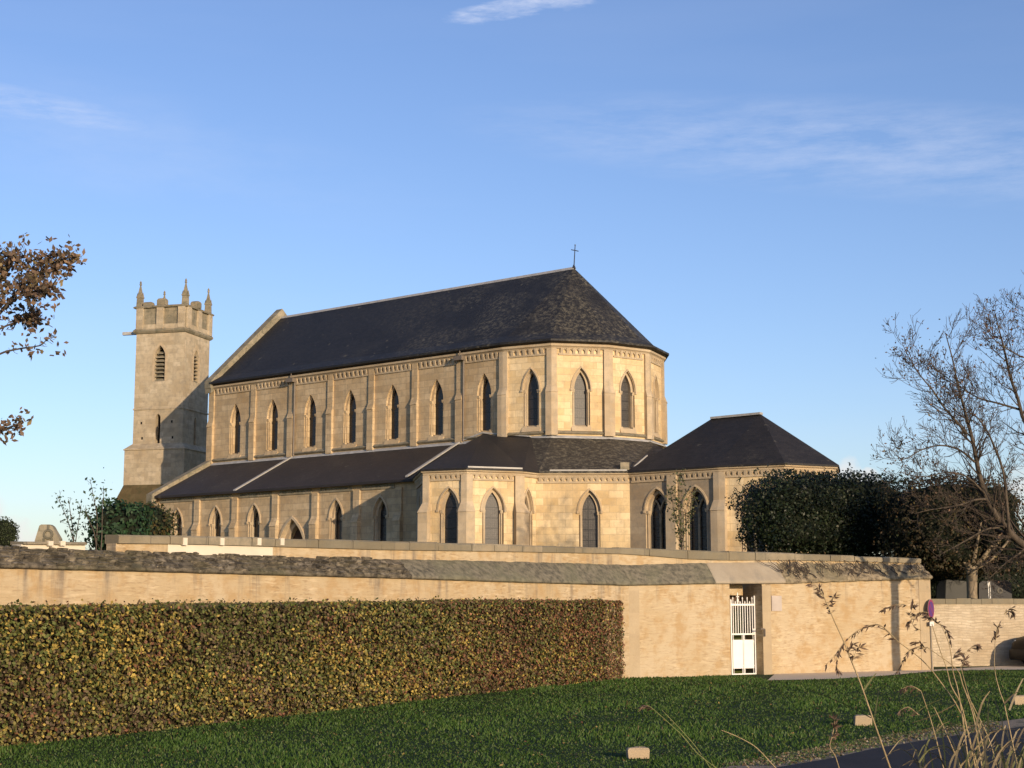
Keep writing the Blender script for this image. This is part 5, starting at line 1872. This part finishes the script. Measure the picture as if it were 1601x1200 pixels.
ec = at(1564, 923, 51.7)
for k in range(12):
    a0, a1 = 2 * math.pi * k / 12, 2 * math.pi * (k + 1) / 12
    p = lambda a, r: (ec.x - cg.x + r * math.cos(a), -0.075, ec.z - 1.7 + r * math.sin(a))
    mb.poly(p(a0, 0.05), p(a1, 0.05), p(a1, 0.10), p(a0, 0.10))
mb.build('emblem', 'emblem', g2)
w0 = at(1546, 935, 51.2)
mb = MB()
for dx in (0.0, 0.055):
    mb.tube([(dx, 0, 0), (dx, 0, at(1546, 908, 51.2).z - 1.7)], [0.018, 0.015], 6)
mb.lathe((0.0, 0, at(1546, 912, 51.2).z - 1.7), [(0.02, -0.1), (0.045, -0.03), (0.045, 0.03), (0.015, 0.07)], 8)
o = mb.build('grave_vase', 'white_paint')
o.location = (w0.x, w0.y, 1.7)
tag(o, 'slim white upright vase stake in front of the dark gravestones', 'vase')
mo, cm = slab('carved_stone', 'pale tapering carved memorial stone above the left part of the wall', 'memorial stone',
              [(54, 852), (57, 845), (64, 822), (67, 820), (80, 820), (84, 823), (95, 842), (98, 852)], 48, 0.35, 'weathered_stone')
mb = MB()
ec = at(75, 835, 47.8)
q = lambda a, r, y=-0.2: (ec.x - cm.x + r * math.cos(a), y, ec.z - 1.7 + r * math.sin(a))
for k in range(14):
    a0, a1 = 2 * math.pi * k / 14, 2 * math.pi * (k + 1) / 14
    for (r0, y0, r1, y1) in ((0.09, -0.17, 0.10, -0.22), (0.10, -0.22, 0.15, -0.22), (0.15, -0.22, 0.17, -0.17)):
        mb.poly(q(a0, r0, y0), q(a1, r0, y0), q(a1, r1, y1), q(a0, r1, y1))
mb.box(ec.x - cm.x - 0.03, ec.x - cm.x + 0.03, -0.215, -0.17, ec.z - 1.7 + 0.16, ec.z - 1.7 + 0.30)
mb.box(ec.x - cm.x - 0.15, ec.x - cm.x - 0.09, -0.215, -0.17, ec.z - 1.7 - 0.3, ec.z - 1.7 - 0.12)
mb.box(ec.x - cm.x + 0.09, ec.x - cm.x + 0.15, -0.215, -0.17, ec.z - 1.7 - 0.3, ec.z - 1.7 - 0.12)
mb.build('carving', 'carving_stone', mo)

stone('block_stone', (0.42, 0.33, 0.215), (0.50, 0.40, 0.265), (0.36, 0.29, 0.18), (0.45, 0.33, 0.2), 3, 3, 0, 0.001, 0.5, 0.5, 0.1)
for i, (x0, x1, yt, yb, lab) in enumerate(((983, 1016, 1170, 1186, 'pale stone block on the lawn at the bottom centre'),
                                           (1338, 1363, 1119, 1135, 'pale stone block on the lawn behind the tall arching stem'),
                                           (1587, 1614, 1088, 1102, 'pale stone block on the lawn at the right edge of the photo'))):
    p = atg((x0 + x1) / 2, yb)
    w = (x1 - x0) / F * p.y
    h = (yb - yt) / F * p.y
    mb = MB()
    d_ = w * 0.7
    nx_ = 4
    r_ = random.Random(i + 3)
    vs, fs = [], []
    mb.sweep([(-w / 2, 0), (w / 2, 0), (w / 2, d_), (-w / 2, d_)], [(-0.02, -0.04), (0.0, 0.0), (0.0, h * 0.8), (-0.012, h * 0.96), (-0.035, h), (-w * 0.48, h + 0.005)], closed=True)
    mb.v = [(a + r_.uniform(-.008, .008), b + r_.uniform(-.008, .008), c_ + r_.uniform(-.006, .006)) for a, b, c_ in mb.v]
    o = mb.build('stone_block', 'block_stone')
    o.location = (p.x, p.y, p.z)
    o.rotation_euler = (0, 0, (0.12, -0.1, 0.05)[i])
    tag(o, lab, 'stone', 'stone blocks along the lawn edge')

# parking sign seen nearly edge on
flat('sign_blue', (0.075, 0.012, 0.17), 0.35, 0.5, 0, 0.05)
flat('sign_red', (0.26, 0.015, 0.07), 0.35, 0.5, 0, 0.05)
flat('grey_metal', (0.42, 0.40, 0.38), 0.45, 0.5, 0.3)
flat('post_grey', (0.24, 0.21, 0.17), 0.6, 0.3, 0.0)
sp = at(1454, 952, 44.4)
sg = empty('road_sign', (sp.x, sp.y, gz(0, sp.y)), 0)
tag(sg, 'round blue and red no parking sign seen almost edge on beside the wall corner', 'sign')
zc_ = sp.z - gz(0, sp.y)
nrm = Vector((0.84, -0.54, 0)).normalized()
tx = Vector((-nrm.y, nrm.x, 0))


def disc(r0, r1, off, name, mat, thick=None, r_in=24):
    mb = MB()
    cs = []
    for k in range(28):
        a = 2 * math.pi * k / 28
        cs.append(tx * math.cos(a) + Vector((0, 0, math.sin(a))))
    C = Vector((0, 0, zc_))
    fr_ = [C + c * r1 + nrm * off for c in cs]
    bk = [C + c * r1 + nrm * (off - (thick or 0.003)) for c in cs]
    mb.add([tuple(v) for v in fr_ + bk], [tuple(range(28)), tuple(range(55, 27, -1))] + [(i, 28 + i, 28 + (i + 1) % 28, (i + 1) % 28) for i in range(28)])
    return mb.build(name, mat, sg)


disc(0, 0.28, 0.030, 'sign_plate', 'grey_metal', 0.006)
disc(0, 0.275, 0.034, 'red_ring', 'sign_red')
disc(0, 0.215, 0.038, 'blue_disc', 'sign_blue')
mb = MB()
a = (tx + Vector((0, 0, -1))).normalized()
b = (tx + Vector((0, 0, 1))).normalized()
C = Vector((0, 0, zc_)) + nrm * 0.041
mb.poly(*[tuple(C + a * u + b * v) for u, v in ((-0.22, -0.022), (0.22, -0.022), (0.22, 0.022), (-0.22, 0.022))])
mb.build('red_bar', 'sign_red', sg)
mb = MB()
mb.tube([(0, 0, -0.2), (0, 0, zc_ + 0.28)], 0.02, 8)
mb.build('post', 'post_grey', sg)
mb = MB()
for u0, u1, z0_, z1_ in ((-0.17, 0.17, zc_ - 0.47, zc_ - 0.35),):
    v = [Vector((0, 0, z)) + tx * u + nrm * o for o in (0.03, 0.045) for u, z in ((u0, z0_), (u1, z0_), (u1, z1_), (u0, z1_))]
    mb.add([tuple(x) for x in v], [(0, 1, 2, 3), (7, 6, 5, 4), (0, 4, 5, 1), (1, 5, 6, 2), (2, 6, 7, 3), (3, 7, 4, 0)])
mb.build('lower_plate', 'white_paint', sg)

# parked car: nose to the left, most of it outside the frame
m, t, b = principled('car_paint', 0.5, 0.2)
b.inputs['Base Color'].default_value = (0.007, 0.007, 0.008, 1)
m, t, b = principled('car_glass', 0.06, 0.6)
b.inputs['Base Color'].default_value = (0.06, 0.065, 0.07, 1)
flat('tyre', (0.02, 0.02, 0.02), 0.85, 0.2)
flat('rim', (0.45, 0.45, 0.46), 0.3, 0.5, 0.6)
flat('headlight', (0.55, 0.56, 0.58), 0.1, 0.6)
flat('bumper', (0.014, 0.014, 0.014), 0.55, 0.3)
cp = LW0 + DW * 3.5 + Vector((DW.y, -DW.x)) * 1.2
car = empty('parked_car', (cp.x, cp.y, gz(0, cp.y)), math.atan2(DW.y, DW.x))
tag(car, 'dark parked car at the right edge in front of the low wall', 'car')


def loft(name, mat, secs, par, sm=True):
    """secs: (x, half width bottom, half width top, z bottom, z top)."""
    mb = MB()
    k = 12
    vs = []
    for x, wb_, wt, z0_, z1_ in secs:
        hz_ = z1_ - z0_
        prof_ = [(-wb_ * 0.92, z0_), (-wb_, z0_ + 0.18 * hz_), (-(wb_ * 0.5 + wt * 0.5) * 1.01, z0_ + 0.6 * hz_), (-wt, z0_ + 0.88 * hz_), (-wt * 0.86, z0_ + 0.985 * hz_), (-wt * 0.4, z1_ + 0.01)]
        prof_ += [(-y, z) for y, z in reversed(prof_)]
        vs += [(x, y, z) for y, z in prof_]
    n_ = len(secs)
    fs = [(i * k + q, i * k + (q + 1) % k, (i + 1) * k + (q + 1) % k, (i + 1) * k + q) for i in range(n_ - 1) for q in range(k)]
    fs += [tuple(range(k)), tuple((n_ - 1) * k + q for q in range(k - 1, -1, -1))]
    mb.add(vs, fs)
    return mb.build(name, mat, par, sm)


loft('body', 'car_paint', [(0.0, 0.60, 0.52, 0.30, 0.66), (0.06, 0.74, 0.66, 0.24, 0.76), (0.25, 0.84, 0.76, 0.22, 0.86), (0.6, 0.87, 0.80, 0.22, 0.93), (1.05, 0.88, 0.82, 0.22, 0.99), (1.6, 0.88, 0.83, 0.22, 1.0),
                           (2.6, 0.88, 0.83, 0.22, 1.01), (3.4, 0.88, 0.82, 0.24, 1.02), (3.85, 0.85, 0.78, 0.28, 1.0), (4.05, 0.76, 0.68, 0.34, 0.9)], car)
loft('windscreen', 'car_glass', [(1.0, 0.74, 0.70, 0.96, 1.0), (1.5, 0.76, 0.62, 0.97, 1.34), (1.9, 0.77, 0.58, 0.98, 1.43), (2.7, 0.77, 0.58, 0.99, 1.44), (3.3, 0.75, 0.56, 1.0, 1.40), (3.8, 0.70, 0.55, 0.99, 1.1)], car)
loft('roof', 'car_paint', [(1.62, 0.57, 0.50, 1.39, 1.425), (1.95, 0.585, 0.5, 1.42, 1.465), (2.7, 0.585, 0.5, 1.43, 1.48), (3.35, 0.56, 0.48, 1.385, 1.43)], car)
loft('bumper', 'bumper', [(-0.04, 0.6, 0.6, 0.24, 0.5), (0.02, 0.78, 0.78, 0.20, 0.52), (0.2, 0.885, 0.885, 0.20, 0.50)], car)
for s in (-1, 1):
    mb = MB()
    mb.lathe((0, 0, 0), [(0.02, -0.05), (0.10, -0.02), (0.12, 0.03), (0.05, 0.06)], 10)
    mb.v = [(0.08 + z_ * 0.5 + 0.10 * abs(y_) / 0.12, s * (0.56 + y_ * 1.5), 0.70 + x_ * 0.7) for x_, y_, z_ in mb.v]
    mb.build('headlight', 'headlight', car)
    mb = MB()
    mb.box(1.35, 1.5, s * 0.90 - 0.09, s * 0.90 + 0.09, 1.0, 1.12)
    mb.build('mirror', 'car_paint', car)
for x in (0.78, 3.25):
    for s in (-1, 1):
        def wheel(prof_, name, mat, par):
            mb = MB()
            mb.lathe((0, 0, 0), prof_, 24)
            mb.v = [(x + a_, s * (0.80 + c_), 0.31 + b_) for a_, b_, c_ in mb.v]
            return mb.build(name, mat, par, True)
        wh = wheel([(0.19, -0.09), (0.28, -0.10), (0.31, -0.06), (0.31, 0.06), (0.28, 0.10), (0.20, 0.095)], 'wheel', 'tyre', car)
        wheel([(0.02, 0.05), (0.14, 0.06), (0.19, 0.085), (0.2, 0.097)], 'rim', 'rim', wh)

# ------------------------------------------------------------------ dry reeds and grasses near the camera
BLADE = [(0.26, 0.20, 0.11), (0.20, 0.16, 0.09), (0.15, 0.15, 0.06), (0.34, 0.27, 0.16), (0.13, 0.10, 0.065)]
PLUME = [(0.12, 0.075, 0.05), (0.17, 0.11, 0.07), (0.085, 0.055, 0.04)]


def reed(name, label, stems, plumes, blades, D, seed, cat='dry grass', rad=0.0052, mat='dry_stem'):
    b0 = at(stems[0][0][0], 1452, D)
    b0.z = gz(0, b0.y)
    t = Tree(name, label, cat, b0, seed, 'dry_stem')
    r_ = np.random.RandomState(seed)
    for i, l in enumerate(stems):
        d = D + r_.uniform(-0.35, 0.35)
        q = A(l, d)
        dv = (q[0] - q[1]).normalized()
        dv.z = min(dv.z, -0.55)
        mid = q[0] + dv * 0.35
        k_ = (mid.z - gz(0, mid.y) + 0.02)
        foot = mid + Vector((dv.x * 0.25, 0, -1)) * k_
        mb = MB()
        t.limb([foot, mid] + q, rad * r_.uniform(0.75, 1.1), 0.0018, mb, 6)
        mb.build('stem', mat, t.root, True)
    V, C = [], []
    for l in plumes:
        d = D + r_.uniform(-0.3, 0.3)
        mb = MB()
        pts, _ = t.limb(A(l, d), 0.003, 0.001, mb, 4)
        pts = np.array([tuple(q) for q in pts])
        n = int(10 * len(pts) / 3)
        i = r_.uniform(0, len(pts) - 1.001, n)
        k = i.astype(int)
        P = pts[k] + (pts[k + 1] - pts[k]) * (i - k)[:, None]
        L = r_.uniform(0.018, 0.050, n)
        fall = (pts[k + 1] - pts[k])
        fall /= np.linalg.norm(fall, axis=1, keepdims=True) + 1e-9
        dr = fall * 0.8 + np.stack([r_.normal(0, .45, n), r_.normal(0, .45, n), r_.normal(-0.55, .3, n)], 1)
        dr /= np.linalg.norm(dr, axis=1, keepdims=True)
        sd = np.cross(dr, r_.normal(0, 1, (n, 3)))
        sd /= np.linalg.norm(sd, axis=1, keepdims=True)
        w = r_.uniform(0.003, 0.006, n)[:, None]
        q = np.stack([P, P + dr * L[:, None] * 0.5 + sd * w, P + dr * L[:, None], P + dr * L[:, None] * 0.5 - sd * w], 1)
        pl = quads('seed_plume', q, pal(r_, n, PLUME, [2, 2, 1]), 'leaf', t.root)
        o = mb.build('plume_stalk', 'dry_stem', pl)
    for l in blades:
        d = D + r_.uniform(-0.5, 0.5)
        mb = MB()
        pts, _ = t.limb(A(l, d), 0.004, 0.001, mb, 3)
        P = [Vector(p) for p in pts]
        n = len(P)
        qs = []
        for k in range(n - 1):
            w0, w1 = 0.0042 * (1 - (k / n) ** 2) + 0.0008, 0.0042 * (1 - ((k + 1) / n) ** 2) + 0.001
            s = Vector((0.45, 0.4, 0.8)).cross(P[k + 1] - P[k]).normalized()
            qs.append([tuple(P[k] - s * w0), tuple(P[k] + s * w0), tuple(P[k + 1] + s * w1), tuple(P[k + 1] - s * w1)])
        cc = np.array(BLADE[r_.randint(len(BLADE))])
        quads('grass_blade', qs, np.tile(cc, (len(qs), 1)), 'leaf', t.root)


reed('reed_clump', 'tall single dry reed leaning left across the wall with a feathery tip',
     [[(1393, 1204), (1367, 1130), (1345, 1067), (1332, 1035), (1319, 1002), (1305, 972), (1290, 937), (1280, 920)]],
     [[(1290, 937), (1282, 922), (1274, 915), (1268, 912)], [(1300, 960), (1295, 945), (1302, 935), (1306, 930)], [(1332, 1035), (1338, 1018), (1345, 1010)], [(1327, 1028), (1328, 1015), (1334, 1006)]],
     [[(1350, 1080), (1362, 1062), (1370, 1052)], [(1362, 1122), (1330, 1105), (1290, 1088), (1262, 1078)], [(1366, 1128), (1370, 1105), (1374, 1080)]], 7.6, 31)
TANGLE = []
_r = random.Random(77)
for _i in range(52):
    _x = _r.uniform(1425, 1610)
    _h = _r.uniform(25, 95) * (0.6 + 0.4 * min(1, (_x - 1415) / 90))
    _d = _r.choice((-1, 1)) * _r.uniform(8, 55)
    _k = _r.uniform(0.0, 0.5)
    TANGLE.append([(_x, 1212), (_x + _d * 0.25, 1212 - _h * 0.6), (_x + _d * 0.7, 1212 - _h), (_x + _d * 1.25, 1212 - _h * (1 - _k))])
reed('reed_clump', 'clump of dry golden reeds with drooping brown seed plumes at the lower right',
     [[(1545, 1204), (1530, 1137), (1520, 1105), (1510, 1072), (1502, 1042)],
      [(1526, 1204), (1512, 1140), (1502, 1100), (1487, 1072), (1480, 1044), (1470, 1017), (1457, 975)],
      [(1476, 1204), (1460, 1142), (1451, 1112), (1440, 1080)],
      [(1504, 1204), (1475, 1136), (1460, 1105)],
      [(1530, 1204), (1505, 1120), (1470, 1065), (1440, 1030), (1402, 1001), (1382, 982)],
      [(1516, 1204), (1500, 1090), (1490, 1050), (1485, 1010), (1472, 978)],
      [(1592, 1204), (1580, 1147), (1570, 1100), (1563, 1080), (1555, 1045), (1556, 1000)],
      [(1536, 1204), (1522, 1120), (1505, 1070), (1495, 1045), (1450, 1012)],
      [(1560, 1204), (1548, 1160), (1530, 1120), (1512, 1085)]],
     [[(1402, 1001), (1382, 981), (1367, 976), (1342, 985), (1319, 1005), (1308, 1022), (1292, 1038)], [(1320, 1005), (1310, 1022), (1308, 1042), (1312, 1048)],
      [(1450, 1012), (1432, 1012), (1420, 1020), (1410, 1038), (1403, 1050)], [(1444, 1016), (1440, 1005), (1430, 1003)], [(1472, 978), (1460, 968), (1450, 962)], [(1470, 975), (1480, 985), (1487, 1005)],
      [(1440, 985), (1428, 978), (1424, 960), (1428, 945)], [(1452, 958), (1440, 957), (1425, 968), (1418, 976)], [(1417, 946), (1400, 945), (1380, 953)], [(1556, 1000), (1562, 975), (1560, 985), (1550, 1000)],
      [(1502, 1042), (1507, 1036), (1508, 1030)], [(1440, 1080), (1425, 1072), (1412, 1076)], [(1570, 960), (1582, 950), (1585, 965)], [(1512, 1018), (1524, 1008), (1530, 1010)], [(1490, 1030), (1495, 1020), (1505, 1021)],
      [(1437, 1118), (1420, 1105), (1405, 1112)]],
     TANGLE + [[(1437, 1192), (1450, 1174), (1468, 1167), (1502, 1173)], [(1524, 1172), (1545, 1148), (1570, 1140), (1592, 1140)], [(1425, 1120), (1450, 1102), (1474, 1092)], [(1495, 1100), (1460, 1118), (1426, 1130)],
      [(1545, 1165), (1545, 1110), (1546, 1090)], [(1578, 1110), (1590, 1080), (1600, 1060)], [(1500, 1200), (1490, 1160), (1470, 1140), (1440, 1130)], [(1550, 1204), (1570, 1170), (1590, 1160), (1606, 1165)],
      [(1530, 1204), (1560, 1185), (1585, 1180)], [(1535, 1190), (1545, 1150), (1558, 1140)], [(1480, 1204), (1465, 1180), (1440, 1175)], [(1525, 1140), (1535, 1100), (1548, 1080)], [(1560, 1204), (1555, 1150), (1540, 1130)],
      [(1590, 1204), (1600, 1170), (1612, 1150)], [(1510, 1204), (1498, 1170), (1480, 1160)], [(1570, 1100), (1585, 1085), (1596, 1080)], [(1555, 1095), (1565, 1120), (1568, 1140)]], 8.0, 32)
reed('grass_stem', 'two thin green grass stems leaning left beside the stone block at the bottom centre',
     [[(1140, 1215), (1092, 1179), (1066, 1149), (1022, 1109), (1012, 1102)], [(1120, 1215), (1090, 1170), (1062, 1138), (1034, 1109)]],
     [[(1022, 1109), (1012, 1103), (1006, 1104)]], [], 7.8, 33, 'dry grass', 0.0036, 'green_stem')
reed('grass_stem', 'thin dry stems crossing the dark road edge left of the arching reed',
     [[(1216, 1204), (1196, 1182), (1178, 1165), (1150, 1150), (1127, 1141)], [(1313, 1204), (1306, 1182), (1297, 1165), (1302, 1140)]],
     [[(1297, 1165), (1302, 1145), (1305, 1130), (1304, 1122)], [(1300, 1155), (1307, 1145), (1308, 1135)]], [], 7.7, 34, 'dry grass', 0.0036)
